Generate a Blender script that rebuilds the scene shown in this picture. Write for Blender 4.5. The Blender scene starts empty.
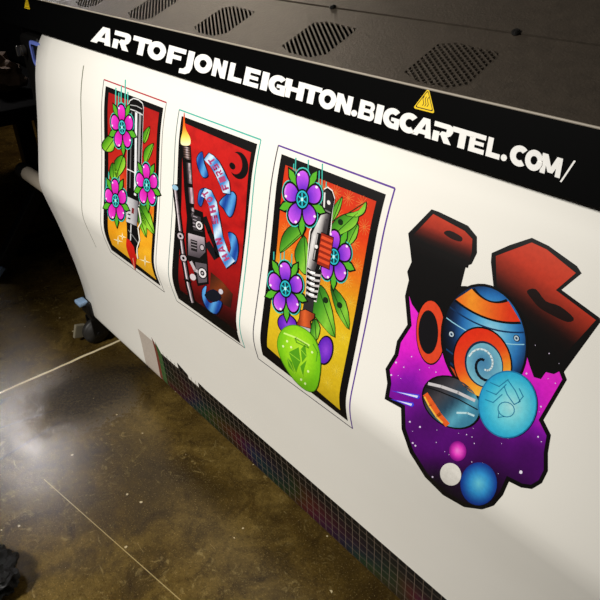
import bpy, bmesh, math, random
from math import sin, cos, pi, radians, hypot
from mathutils import Vector, Matrix, noise
from mathutils.geometry import tessellate_polygon
random.seed(4)
C = bpy.context.scene.collection
S = bpy.context.scene

# ------------------------------------------------------------------ camera frame and the place's axes
FOC = 620.0
CAMZ = 1.42
def nz(v): return Vector(v).normalized()
ex_ = nz((643, 388, -620))                      # printer's long axis seen from the camera
w_ = Vector((-196, 1316, 620)); w_ = (w_ - ex_ * w_.dot(ex_)).normalized()
n_ = ex_.cross(w_)
if n_.z < 0: n_ = -n_
PH = radians(11)
f_ = cos(PH) * n_ - sin(PH) * w_
u_ = cos(PH) * w_ + sin(PH) * n_
ROWS = (ex_, f_, -u_)                           # world X (along printer), Y (towards its back), Z (up)
def to_world(v): return Vector((ROWS[0].dot(v), ROWS[1].dot(v), ROWS[2].dot(v)))
CAM = Vector((0, 0, CAMZ))
def ray(x, y): return to_world(Vector((x - 300, y - 300, FOC)))
NW, WW = to_world(n_), to_world(w_)             # normal and down direction of the printer's front face
def project(p):
    d = p - CAM
    c = ROWS[0] * d.x + ROWS[1] * d.y + ROWS[2] * d.z
    return 300 + FOC * c.x / c.z, 300 + FOC * c.y / c.z
FD = 0.75                                       # distance of the front face plane
def face_xy(px, py):
    r = ray(px, py); q = r * (FD / r.dot(NW)); return q.x, q.dot(WW)
def face_pt(X, w, out=0.0): return CAM + Vector((X, 0, 0)) + NW * (FD - out) + WW * w
def on_floor(px, py, z=0.0):
    r = ray(px, py); return CAM + r * ((z - CAMZ) / r.z)

cam_data = bpy.data.cameras.new('camera'); cam = bpy.data.objects.new('camera', cam_data); C.objects.link(cam)
cam_data.sensor_width = 36; cam_data.lens = 36 * FOC / 600; cam_data.clip_start = 0.02
R = Matrix.Identity(3)
for i, v in enumerate((to_world(Vector((1, 0, 0))), to_world(Vector((0, -1, 0))), to_world(Vector((0, 0, -1))))): R.col[i] = v
cam.matrix_world = Matrix.Translation(CAM) @ R.to_4x4()
S.camera = cam

# ------------------------------------------------------------------ materials
def lin(c):
    out = []
    for a in c[:3]:
        a = a / 255.0
        out.append(a / 12.92 if a <= 0.04045 else ((a + 0.055) / 1.055) ** 2.4)
    return (out[0], out[1], out[2], 1.0)
class NT:
    def __init__(self, name):
        self.m = bpy.data.materials.new(name); self.m.use_nodes = True
        self.t = self.m.node_tree; self.b = self.t.nodes['Principled BSDF']
    def node(self, typ, **kw):
        n = self.t.nodes.new(typ)
        for k, v in kw.items(): setattr(n, k, v)
        return n
    def link(self, a, b): self.t.links.new(a, b)
    def set(self, sock, v):
        if hasattr(v, 'is_output') or isinstance(v, bpy.types.NodeSocket): self.link(v, sock)
        else: sock.default_value = v
    def math(self, op, a, b=0.0, clamp=False):
        n = self.node('ShaderNodeMath', operation=op, use_clamp=clamp)
        self.set(n.inputs[0], a); self.set(n.inputs[1], b); return n.outputs[0]
    def noise(self, scale, detail=4, rough=0.6, vec=None, dist=0.0):
        n = self.node('ShaderNodeTexNoise'); n.inputs['Scale'].default_value = scale
        n.inputs['Detail'].default_value = detail; n.inputs['Roughness'].default_value = rough
        n.inputs['Distortion'].default_value = dist
        if vec is not None: self.link(vec, n.inputs['Vector'])
        return n.outputs['Fac']
    def pos(self): return self.node('ShaderNodeTexCoord').outputs['Object']
    def ramp(self, f, stops):
        n = self.node('ShaderNodeValToRGB'); e = n.color_ramp.elements
        while len(e) < len(stops): e.new(0.5)
        for el, (p, c) in zip(e, stops): el.position = p; el.color = c
        self.set(n.inputs[0], f); return n.outputs['Color']
    def mix(self, f, a, b):
        n = self.node('ShaderNodeMix', data_type='RGBA'); self.set(n.inputs[0], f); self.set(n.inputs[6], a); self.set(n.inputs[7], b)
        return n.outputs[2]
    def maprange(self, v, a, b, c=0.0, d=1.0):
        n = self.node('ShaderNodeMapRange'); self.set(n.inputs[0], v)
        for i, x in enumerate((a, b, c, d)): n.inputs[i + 1].default_value = x
        return n.outputs[0]
    def bump(self, h, strength, dist=0.002):
        n = self.node('ShaderNodeBump'); n.inputs['Strength'].default_value = strength; n.inputs['Distance'].default_value = dist
        self.link(h, n.inputs['Height']); self.link(n.outputs[0], self.b.inputs['Normal'])
def simple(name, rgb, rough=0.5, metal=0.0, spec=0.5, bump=0.0, bscale=200, var=0.12):
    t = NT(name); p = t.pos()
    c = lin(rgb); d = tuple(a * (1 - var) for a in c[:3]) + (1,)
    nf = t.noise(bscale * 0.2, 3, 0.6, p)
    t.link(t.mix(nf, d, c), t.b.inputs['Base Color'])
    t.b.inputs['Roughness'].default_value = rough; t.b.inputs['Metallic'].default_value = metal
    t.b.inputs['Specular IOR Level'].default_value = spec
    if bump: t.bump(t.noise(bscale, 3, 0.6, p), bump)
    return t.m

M = {}
M['black'] = simple('black_plastic', (15, 14, 13), 0.45, 0, 0.3)
M['gloss_black'] = simple('smooth_black_fascia', (4, 4, 4), 0.5, 0, 0.04)
M['dark_hole'] = simple('dark_interior', (5, 5, 5), 0.9, 0, 0.05)
M['lid'] = simple('textured_grey_brown_lid', (64, 56, 47), 0.5, 0, 0.5, 0.4, 230, 0.55)
M['edge'] = simple('pale_edge_and_wire', (165, 155, 140), 0.55, 0.0)  # painted bevel highlight on the lid edge; also the bare wire foot
M['white_letter'] = simple('white_vinyl_lettering', (250, 248, 244), 0.5, 0, 0.3, var=0.02)
M['yellow'] = simple('yellow_sticker', (255, 214, 30), 0.4)
M['steel'] = simple('dull_steel', (120, 116, 110), 0.4, 0.8)
M['greypad'] = simple('grey_brake_pedal', (150, 142, 120), 0.5)
M['bluepad'] = simple('pale_blue_cap', (150, 180, 215), 0.35)
M['tube'] = simple('cream_cardboard_core', (222, 208, 188), 0.6)
M['rubber'] = simple('black_rubber', (16, 16, 16), 0.55)
M['wheel'] = simple('grey_wheel', (48, 46, 44), 0.5)
M['frame'] = simple('black_powder_coated_steel', (20, 19, 18), 0.4, 0.0, 0.5)
M['bag'] = simple('black_plastic_film', (8, 8, 8), 0.5, 0, 0.25)
M['paperbrown'] = simple('crumpled_brown_paper', (150, 122, 98), 0.8, var=0.4)
M['bluering'] = simple('pale_blue_plastic', (120, 140, 235), 0.35)
M['wall'] = simple('dark_painted_wall', (24, 21, 18), 0.9, 0, 0.1)

def mat_sheet():
    t = NT('white_matte_vinyl'); p = t.pos()
    t.link(t.mix(t.noise(3, 3, 0.5, p), lin((232, 228, 219)), lin((238, 235, 228))), t.b.inputs['Base Color'])
    t.b.inputs['Roughness'].default_value = 0.55; t.b.inputs['Specular IOR Level'].default_value = 0.25
    t.bump(t.noise(6, 2, 0.5, p), 0.08, 0.01)
    return t.m
M['sheet'] = mat_sheet()
def mat_ink():
    t = NT('printed_ink'); a = t.node('ShaderNodeAttribute', attribute_name='Col')
    p = t.pos(); n = t.noise(160, 3, 0.6, p)
    t.link(t.mix(t.maprange(n, 0.35, 0.75, 0.0, 0.14), a.outputs['Color'], (0.0, 0.0, 0.0, 1)), t.b.inputs['Base Color'])
    t.b.inputs['Roughness'].default_value = 0.5; t.b.inputs['Specular IOR Level'].default_value = 0.2
    return t.m
M['ink'] = mat_ink()
def mat_floor():
    t = NT('stained_sealed_concrete'); p = t.pos()
    sx = t.node('ShaderNodeSeparateXYZ'); t.link(p, sx.inputs[0]); X, Y = sx.outputs[0], sx.outputs[1]
    big = t.noise(2.2, 6, 0.65, p, 0.6); mid = t.noise(11, 6, 0.7, p, 0.8); fine = t.noise(70, 4, 0.7, p)
    base = t.ramp(big, [(0.3, lin((46, 34, 14))), (0.5, lin((86, 68, 30))), (0.72, lin((124, 102, 52)))])
    base = t.mix(t.maprange(mid, 0.45, 0.7), base, lin((52, 39, 18)))
    base = t.mix(t.maprange(t.noise(5, 5, 0.7, p, 1.2), 0.58, 0.75, 0, 0.55), base, lin((52, 33, 16)))
    base = t.mix(t.maprange(fine, 0.45, 0.75, 0, 0.5), base, lin((40, 30, 15)))
    # pale scuffs and paint specks
    mp = t.node('ShaderNodeMapping'); mp.inputs['Scale'].default_value = (1, 3.4, 1); mp.inputs['Rotation'].default_value = (0, 0, 0.75); t.link(p, mp.inputs[0])
    sc = t.noise(16, 5, 0.6, mp.outputs[0], 0.5)
    base = t.mix(t.maprange(sc, 0.66, 0.76, 0, 0.5), base, lin((170, 150, 100)))
    v = t.node('ShaderNodeTexVoronoi'); v.inputs['Scale'].default_value = 17; t.link(p, v.inputs['Vector'])
    sel = t.math('GREATER_THAN', t.noise(9, 2, 0.5, p), 0.53)
    spk = t.math('MULTIPLY', t.math('LESS_THAN', t.math('ADD', v.outputs['Distance'], t.math('MULTIPLY', fine, 0.12)), 0.125), sel)
    base = t.mix(t.math('MULTIPLY', spk, 0.75), base, lin((225, 208, 165)))
    blot = t.math('MULTIPLY', t.maprange(t.noise(30, 5, 0.7, p, 1.2), 0.56, 0.68, 0, 0.38), t.maprange(t.noise(3.5, 2, 0.5, p), 0.45, 0.6))
    base = t.mix(blot, base, lin((178, 156, 98)))
    base = t.mix(t.maprange(t.noise(190, 2, 0.7, p), 0.5, 0.72, 0, 0.45), base, lin((22, 15, 7)))
    base = t.mix(t.maprange(t.noise(230, 2, 0.7, p), 0.6, 0.78, 0, 0.5), base, lin((190, 165, 105)))
    # dark gritty patch: mottled ceiling reflection painted into the floor colour
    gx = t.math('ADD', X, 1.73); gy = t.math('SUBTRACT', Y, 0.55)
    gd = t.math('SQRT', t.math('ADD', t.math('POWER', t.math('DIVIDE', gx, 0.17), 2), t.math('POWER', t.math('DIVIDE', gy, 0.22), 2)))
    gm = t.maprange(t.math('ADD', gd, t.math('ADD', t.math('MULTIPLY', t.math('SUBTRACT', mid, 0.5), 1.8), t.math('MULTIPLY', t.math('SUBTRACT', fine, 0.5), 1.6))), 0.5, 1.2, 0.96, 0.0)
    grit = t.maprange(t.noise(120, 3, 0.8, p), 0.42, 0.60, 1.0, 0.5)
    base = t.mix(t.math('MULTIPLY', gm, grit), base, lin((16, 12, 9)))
    # pale worn saw joint along Y, and a thin scratch
    wob = t.math('MULTIPLY', t.math('SUBTRACT', t.noise(8, 2, 0.5, p), 0.5), 0.012)
    jd = t.math('ABSOLUTE', t.math('ADD', t.math('ADD', X, 1.932), wob))
    jm = t.math('LESS_THAN', jd, t.math('ADD', 0.0035, t.math('MULTIPLY', mid, 0.004)))
    base = t.mix(jm, base, lin((232, 216, 178)))
    sdy = t.math('SUBTRACT', t.math('SUBTRACT', Y, 0.253), t.math('MULTIPLY', t.math('ADD', X, 1.446), 0.166))
    inr = t.math('MULTIPLY', t.math('GREATER_THAN', X, -1.45), t.math('LESS_THAN', X, -0.80))
    sm = t.math('MULTIPLY', t.math('LESS_THAN', t.math('ABSOLUTE', sdy), 0.0012), inr)
    base = t.mix(t.math('MULTIPLY', sm, 0.6), base, lin((200, 180, 125)))
    # branching hairline cracks in the polished patch
    cw = t.node('ShaderNodeTexVoronoi', feature='DISTANCE_TO_EDGE'); cw.inputs['Scale'].default_value = 5.5
    mp2 = t.node('ShaderNodeMapping'); mp2.inputs['Scale'].default_value = (1.0, 0.45, 1); mp2.inputs['Rotation'].default_value = (0, 0, -0.35); t.link(p, mp2.inputs[0]); t.link(mp2.outputs[0], cw.inputs['Vector'])
    cx = t.math('ADD', X, 1.72); cy = t.math('SUBTRACT', Y, 0.2)
    cd = t.math('SQRT', t.math('ADD', t.math('POWER', cx, 2), t.math('POWER', cy, 2)))
    cm = t.math('MULTIPLY', t.math('LESS_THAN', cw.outputs['Distance'], 0.02), t.math('LESS_THAN', cd, 0.2))
    base = t.mix(t.math('MULTIPLY', cm, 0.8), base, lin((34, 22, 20)))
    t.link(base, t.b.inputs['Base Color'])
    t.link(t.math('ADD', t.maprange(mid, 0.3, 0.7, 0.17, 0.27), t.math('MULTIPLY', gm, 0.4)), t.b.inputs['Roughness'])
    t.b.inputs['Specular IOR Level'].default_value = 0.3
    t.bump(t.math('ADD', t.math('MULTIPLY', mid, 0.35), t.math('MULTIPLY', t.noise(140, 3, 0.7, p), 1.2)), 0.16, 0.002)
    return t.m
M['floor'] = mat_floor()

# ------------------------------------------------------------------ mesh helpers
def tag(o, label=None, cat=None, group=None, kind=None):
    if label: o['label'] = label
    if cat: o['category'] = cat
    if group: o['group'] = group
    if kind: o['kind'] = kind
    return o
def empty(name, loc=(0, 0, 0)):
    o = bpy.data.objects.new(name, None); o.location = loc; o.empty_display_size = 0.1; C.objects.link(o); return o
def obj(name, bm, mat, parent=None, smooth=False, recalc=True):
    me = bpy.data.meshes.new(name)
    if recalc: bmesh.ops.recalc_face_normals(bm, faces=bm.faces)
    if parent is not None:
        root = parent; off = Vector((0, 0, 0))
        while root is not None: off += root.location; root = root.parent
        bmesh.ops.translate(bm, verts=bm.verts, vec=-off)
    bm.to_mesh(me); bm.free()
    for m in (mat if isinstance(mat, (list, tuple)) else [mat]): me.materials.append(m)
    if smooth:
        for p in me.polygons: p.use_smooth = True
    o = bpy.data.objects.new(name, me); C.objects.link(o)
    if parent is not None: o.parent = parent
    return o
def box(bm, c, s, rot=None, bev=0.0, seg=2):
    r = bmesh.ops.create_cube(bm, size=1.0)
    vs = r['verts']
    m = Matrix.Translation(Vector(c)) @ (rot.to_4x4() if rot else Matrix.Identity(4)) @ Matrix.Diagonal((s[0], s[1], s[2], 1))
    bmesh.ops.transform(bm, matrix=m, verts=vs)
    if bev:
        es = list({e for v in vs for e in v.link_edges})
        bmesh.ops.bevel(bm, geom=es, offset=bev, segments=seg, affect='EDGES', profile=0.6)
def cyl(bm, a, b, r, n=24, r2=None, bev=0.0):
    a, b = Vector(a), Vector(b); d = b - a
    q = d.to_track_quat('Z', 'Y').to_matrix().to_4x4()
    g = bmesh.ops.create_cone(bm, cap_ends=True, segments=n, radius1=r, radius2=r if r2 is None else r2, depth=d.length,
                              matrix=Matrix.Translation((a + b) / 2) @ q)
    if bev:
        es = [e for e in {e for v in g['verts'] for e in v.link_edges} if any(len(f.verts) > 4 for f in e.link_faces)]
        bmesh.ops.bevel(bm, geom=es, offset=bev, segments=2, affect='EDGES')
def bar(bm, a, b, w, h, bev=0.004):
    a, b = Vector(a), Vector(b); d = (b - a)
    z = d.normalized(); x = z.cross(Vector((0, 0, 1)))
    if x.length < 1e-3: x = Vector((1, 0, 0))
    x.normalize(); y = z.cross(x)
    m = Matrix((x, y, z)).transposed()
    box(bm, (a + b) / 2, (w, h, d.length), m, bev)
def prism(bm, pts, mapf, thick):
    """flat polygon (u,v) -> solid of the given thickness through mapf(u,v,out)"""
    top = [bm.verts.new(mapf(u, v, thick)) for u, v in pts]; bot = [bm.verts.new(mapf(u, v, 0)) for u, v in pts]
    tri = tessellate_polygon([[Vector((u, v, 0)) for u, v in pts]])
    for a, b, c in tri:
        try: bm.faces.new((top[a], top[b], top[c])); bm.faces.new((bot[c], bot[b], bot[a]))
        except ValueError: pass
    n = len(pts)
    for i in range(n):
        j = (i + 1) % n
        bm.faces.new((bot[i], bot[j], top[j], top[i]))

# ------------------------------------------------------------------ setting
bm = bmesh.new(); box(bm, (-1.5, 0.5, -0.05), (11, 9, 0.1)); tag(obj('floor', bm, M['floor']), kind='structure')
bm = bmesh.new(); box(bm, (-1.5, 5.05, 1.6), (11, 0.1, 3.2)); tag(obj('wall_back', bm, M['wall']), kind='structure')
bm = bmesh.new(); box(bm, (-7.05, 0.5, 1.6), (0.1, 9, 3.2)); tag(obj('wall_left', bm, M['wall']), kind='structure')
for nm, c, s in (('baseboard_back', (-1.5, 4.99, 0.05), (11, 0.02, 0.1)), ('baseboard_left', (-6.99, 0.5, 0.05), (0.02, 9, 0.1))):
    bm = bmesh.new(); box(bm, c, s); tag(obj(nm, bm, M['frame']), kind='structure')

# ------------------------------------------------------------------ the printer
XL, XR = -2.46, 0.42
W0, W1 = 0.0765, 0.1640
printer = empty('large_format_printer', (-1.0, 1.05, 0))
tag(printer, 'long black wide-format printer on castors with vented sloping lid and white web address', 'printer')
# front cover strip
bm = bmesh.new()
def fp(X, w, out): return face_pt(X, w, out)
prism(bm, [(XL, W0), (XR, W0), (XR, W1), (XL, W1)], lambda u, v, o: face_pt(u, v, o - 0.016), 0.016)
cover = obj('front_cover', bm, M['gloss_black'], printer)
# lid: slopes up and back from the cover's top edge
TH = radians(21)
LU = Vector((0, cos(TH), sin(TH))); LN = Vector((0, -sin(TH), cos(TH)))
LO = face_pt(0, W0, 0); LO.x = 0
def lid_pt(X, l, out=0.0): return LO + Vector((X, 0, 0)) + LU * l + LN * out
def lid_xy(px, py):
    r = ray(px, py); q = CAM + r * ((LO - CAM).dot(LN) / r.dot(LN)); return q.x, (q - LO).dot(LU)
bm = bmesh.new()
VENTPX = [[(281, 46), (313, 22.5), (328, 21), (357, 28), (356, 31), (326, 55), (309, 58), (287, 53)]]
ref = [lid_xy(*p) for p in VENTPX[0]]
SP = 0.2815
offs = [0.0, SP, -SP, -2 * SP, -3 * SP]
# front lid panel with the vent openings cut through
outer = [(XL, 0.0), (XR, 0.0), (XR, 0.158), (XL, 0.158)]
holes = [[(x + d, l) for x, l in ref] for d in offs]
def holed(bm, outer, holes, mapf, t):
    loops = [outer] + holes
    flat = [p for L in loops for p in L]
    tri = tessellate_polygon([[Vector((u, v, 0)) for u, v in L] for L in loops])
    top = [bm.verts.new(mapf(u, v, 0)) for u, v in flat]; bot = [bm.verts.new(mapf(u, v, -t)) for u, v in flat]
    for a, b, c in tri:
        try: bm.faces.new((top[a], top[b], top[c])); bm.faces.new((bot[c], bot[b], bot[a]))
        except ValueError: pass
    k = 0
    for L in loops:
        n = len(L)
        for i in range(n):
            a, b = k + i, k + (i + 1) % n
            try: bm.faces.new((top[a], top[b], bot[b], bot[a]))
            except ValueError: pass
        k += n
holed(bm, outer, holes, lid_pt, 0.004)
prism(bm, [(XL, 0.1605), (XR, 0.1605), (XR, 0.52), (XL, 0.52)], lambda u, v, o: lid_pt(u, v, o - 0.006), 0.0075)
obj('lid', bm, M['lid'], printer)
# vents: grille plates with 45-degree slots really cut through
def clip_poly(poly, a, b, c):           # keep a*x+b*y<=c
    out = []
    for i in range(len(poly)):
        p, q = poly[i], poly[(i + 1) % len(poly)]
        dp, dq = a * p[0] + b * p[1] - c, a * q[0] + b * q[1] - c
        if dp <= 0: out.append(p)
        if dp * dq < 0:
            s = dp / (dp - dq); out.append((p[0] + (q[0] - p[0]) * s, p[1] + (q[1] - p[1]) * s))
    return out
sa, sb = lid_xy(312, 24), lid_xy(325, 55)
sd = Vector((sb[0] - sa[0], sb[1] - sa[1])).normalized(); sn = Vector((-sd.y, sd.x))
cx = sum(p[0] for p in ref) / len(ref); cy = sum(p[1] for p in ref) / len(ref)
inner = [(cx + (x - cx) * 0.97, cy + (y - cy) * 0.97) for x, y in ref]
ts = [sn.x * x + sn.y * y for x, y in ref]; t0, t1 = min(ts), max(ts)
NS = 17; pitch = (t1 - t0) / NS
for d in offs:
    bm = bmesh.new(); hs = []
    cross = d == SP
    for k in range(NS):
        a = t0 + pitch * (k + 0.2); b = t0 + pitch * (k + 0.8)
        q = clip_poly(inner, -sn.x, -sn.y, -a); q = clip_poly(q, sn.x, sn.y, b) if len(q) > 2 else q
        if len(q) < 3: continue
        es = [sd.x * x + sd.y * y for x, y in q]; e0, e1 = min(es), max(es)
        if cross:
            step = 0.0085; m = max(1, int((e1 - e0) / step))
            for j in range(m):
                s0 = e0 + (e1 - e0) * (j + 0.1) / m; s1 = e0 + (e1 - e0) * (j + 0.9) / m
                g = clip_poly(q, -sd.x, -sd.y, -s0); g = clip_poly(g, sd.x, sd.y, s1) if len(g) > 2 else g
                if len(g) > 2: hs.append([(x + d, y) for x, y in g])
        else: hs.append([(x + d, y) for x, y in q])
    holed(bm, [(x + d, y) for x, y in ref], hs, lambda u, v, o=0: lid_pt(u, v, o + 0.0002), 0.003)
    obj('vent', bm, M['lid'], printer)
# interior under the lid, dark
bm = bmesh.new(); prism(bm, [(XL + .02, 0.012), (XR - .02, 0.012), (XR - .02, 0.5), (XL + .02, 0.5)], lambda u, v, o: lid_pt(u, v, o - 0.05), 0.02)
obj('inner_tray', bm, M['dark_hole'], printer)
# rounded lid-to-cover edge; its bright bevel highlight painted as a pale strip
bm = bmesh.new(); cyl(bm, lid_pt(XL, -0.0005, -0.0012), lid_pt(XR, -0.0005, -0.0012), 0.0017, 8)
obj('edge_highlight', bm, M['edge'], printer)
for px, py in ((333, 8), (516, 34)):
    X, l = lid_xy(px, py); bm = bmesh.new()
    cyl(bm, lid_pt(X, l, 0), lid_pt(X, l, 0.006), 0.0065, 16, bev=0.0015)
    cyl(bm, lid_pt(X, l, 0.006), lid_pt(X, l, 0.0065), 0.003, 6)
    obj('screw', bm, M['frame'], printer)
# body: end housings, rear body
bm = bmesh.new()
box(bm, ((XL + XR) / 2, 1.13, 0.93), (XR - XL - 0.02, 0.62, 0.50), bev=0.02)
obj('body', bm, M['black'], printer)
bm = bmesh.new(); box(bm, (-2.10, 0.80, 0.905), (0.15, 0.17, 0.37), bev=0.025, seg=3)
housing = obj('end_housing', bm, M['black'], printer)
# pale blue rounded frame on the housing front, and a grey knob
def ring_rect(bm, c, w, h, t, dep):
    n = 8; pts = []
    def rr(W, H, r):
        o = []
        for sx, sy, a0 in ((1, 1, 0), (-1, 1, 90), (-1, -1, 180), (1, -1, 270)):
            for k in range(n): a = radians(a0 + 90 * k / (n - 1)); o.append((sx * (W / 2 - r) + r * cos(a), sy * (H / 2 - r) + r * sin(a)))
        return o
    A, B = rr(w, h, 0.018), rr(w - 2 * t, h - 2 * t, 0.010); L = len(A)
    va = [[bm.verts.new((c[0] + x, c[1] - d, c[2] + z)) for x, z in P] for P, d in ((A, 0), (A, dep), (B, dep), (B, 0))]
    for q in range(4):
        for i in range(L):
            j = (i + 1) % L; bm.faces.new((va[q][i], va[q][j], va[(q + 1) % 4][j], va[(q + 1) % 4][i]))
yh = 0.715
r = ray(37, 54); q = CAM + r * (yh / r.y)
bm = bmesh.new(); ring_rect(bm, (q.x + 0.015, yh, q.z), 0.095, 0.075, 0.010, 0.006); obj('label_frame', bm, M['bluering'], printer)
r = ray(26, 50); q = CAM + r * (yh / r.y)
bm = bmesh.new(); cyl(bm, (q.x, yh, q.z), (q.x, yh - 0.02, q.z), 0.016, 20, bev=0.004); box(bm, (q.x, yh - 0.024, q.z), (0.008, 0.012, 0.03), bev=0.002); obj('knob', bm, M['steel'], printer)
# stand
for X in (-1.985, 0.25):
    bm = bmesh.new(); box(bm, (X, 1.05, 0.42), (0.07, 0.11, 0.56), bev=0.006); obj('leg', bm, M['frame'], printer)
    bm = bmesh.new(); box(bm, (X, 1.02, 0.165), (0.07, 0.72, 0.06), bev=0.012); ft = obj('foot', bm, M['frame'], printer)
    bm = bmesh.new(); box(bm, (X, 0.655, 0.192), (0.045, 0.035, 0.016), bev=0.006); tag(obj('end_cap', bm, M['bluepad'], ft), 'pale blue end cap')
    for Y in (0.70, 1.33):
        bm = bmesh.new()
        box(bm, (X, Y, 0.122), (0.05, 0.06, 0.026), bev=0.005)
        for s in (-1, 1): box(bm, (X + s * 0.024, Y - 0.012, 0.078), (0.006, 0.045, 0.08), bev=0.002)
        cyl(bm, (X - 0.034, Y - 0.015, 0.05), (X + 0.034, Y - 0.015, 0.05), 0.008, 12)
        ca = obj('caster', bm, M['frame'], printer)
        bm = bmesh.new(); cyl(bm, (X - 0.018, Y - 0.015, 0.05), (X + 0.018, Y - 0.015, 0.05), 0.05, 32, bev=0.006); obj('wheel', bm, M['wheel'], ca, True)
        if Y < 1:
            bm = bmesh.new(); box(bm, (X - 0.048, Y - 0.062, 0.045), (0.014, 0.04, 0.055), Matrix.Rotation(radians(-18), 3, 'X'), bev=0.003)
            tag(obj('brake_pedal', bm, M['greypad'], ca), 'grey brake pedal')
            bm = bmesh.new(); cyl(bm, (X - 0.034, Y - 0.015, 0.05), (X - 0.040, Y - 0.015, 0.05), 0.014, 8); obj('axle_nut', bm, M['steel'], ca)
bm = bmesh.new(); box(bm, (-0.89, 1.05, 0.30), (2.22, 0.05, 0.08), bev=0.006); obj('stretcher', bm, M['frame'], printer)
# take-up arms, tension bar
for X in (-2.03, 0.25):
    bm = bmesh.new(); bar(bm, (X + 0.0, 1.0, 0.50), (X + 0.0, 0.83, 0.46), 0.03, 0.05); obj('take_up_arm', bm, M['frame'], printer)

# ---- warning stickers on the front cover
def cover_pt(px, py, out):
    X, w = face_xy(px, py); return face_pt(X, w, out)
def sticker(px, py, sc):
    X, w = face_xy(px, py); h = 0.030 * sc; a = 0.034 * sc / 2
    def tri(k, dy=0): return [(X, w - h * 0.6 * k + dy), (X + a * 1.15 * k, w + h * 0.45 * k + dy), (X - a * 1.15 * k, w + h * 0.45 * k + dy)]
    def rnd(P, r):
        out = []
        for i in range(3):
            p = Vector(P[i]); a_ = Vector(P[i - 1]); b_ = Vector(P[(i + 1) % 3]); da = (a_ - p).normalized() * r; db = (b_ - p).normalized() * r
            for k in range(5):
                t = k / 4; q = (p + da) * (1 - t) ** 2 + p * 2 * t * (1 - t) + (p + db) * t * t; out.append((q.x, q.y))
        return out
    bm = bmesh.new(); prism(bm, rnd(tri(1.0), h * .16), face_pt, 0.0006)
    st = tag(obj('warning_sticker', bm, M['yellow'], cover), 'yellow triangular warning sticker')
    bm = bmesh.new(); O, I = rnd(tri(0.84), h * .12), rnd(tri(0.75), h * .11)
    n = len(O); vo = [bm.verts.new(face_pt(u, v, 0.0009)) for u, v in O]; vi = [bm.verts.new(face_pt(u, v, 0.0009)) for u, v in I]
    for i in range(n): j = (i + 1) % n; bm.faces.new((vo[i], vo[j], vi[j], vi[i]))
    for dx in (-0.12, 0.0, 0.12):       # three wavy heat strokes
        P = [(X + a * (dx * 2 + 0.10 * sin(k * 1.6)), w + h * (0.24 - 0.11 * k)) for k in range(5)]
        for i in range(4):
            (x0, y0), (x1, y1) = P[i], P[i + 1]; t = a * 0.028
            bm.faces.new([bm.verts.new(face_pt(*c, 0.0009)) for c in ((x0 - t, y0), (x0 + t, y0), (x1 + t, y1), (x1 - t, y1))])
    # sub-part budget: the black rim belongs to the sticker's own mesh
    me2 = bpy.data.meshes.new('rim'); root = Vector((0, 0, 0)); o_ = cover
    off = printer.location
    bmesh.ops.translate(bm, verts=bm.verts, vec=-off)
    base = bmesh.new(); base.from_mesh(st.data); bm.to_mesh(me2); nf = len(base.faces); base.from_mesh(me2)
    base.faces.ensure_lookup_table()
    for f in base.faces[nf:]: f.material_index = 1
    base.to_mesh(st.data); base.free(); bm.free(); st.data.materials.append(M['frame'])
sticker(426, 101, 1.0); sticker(27, 3, 1.15)

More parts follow.
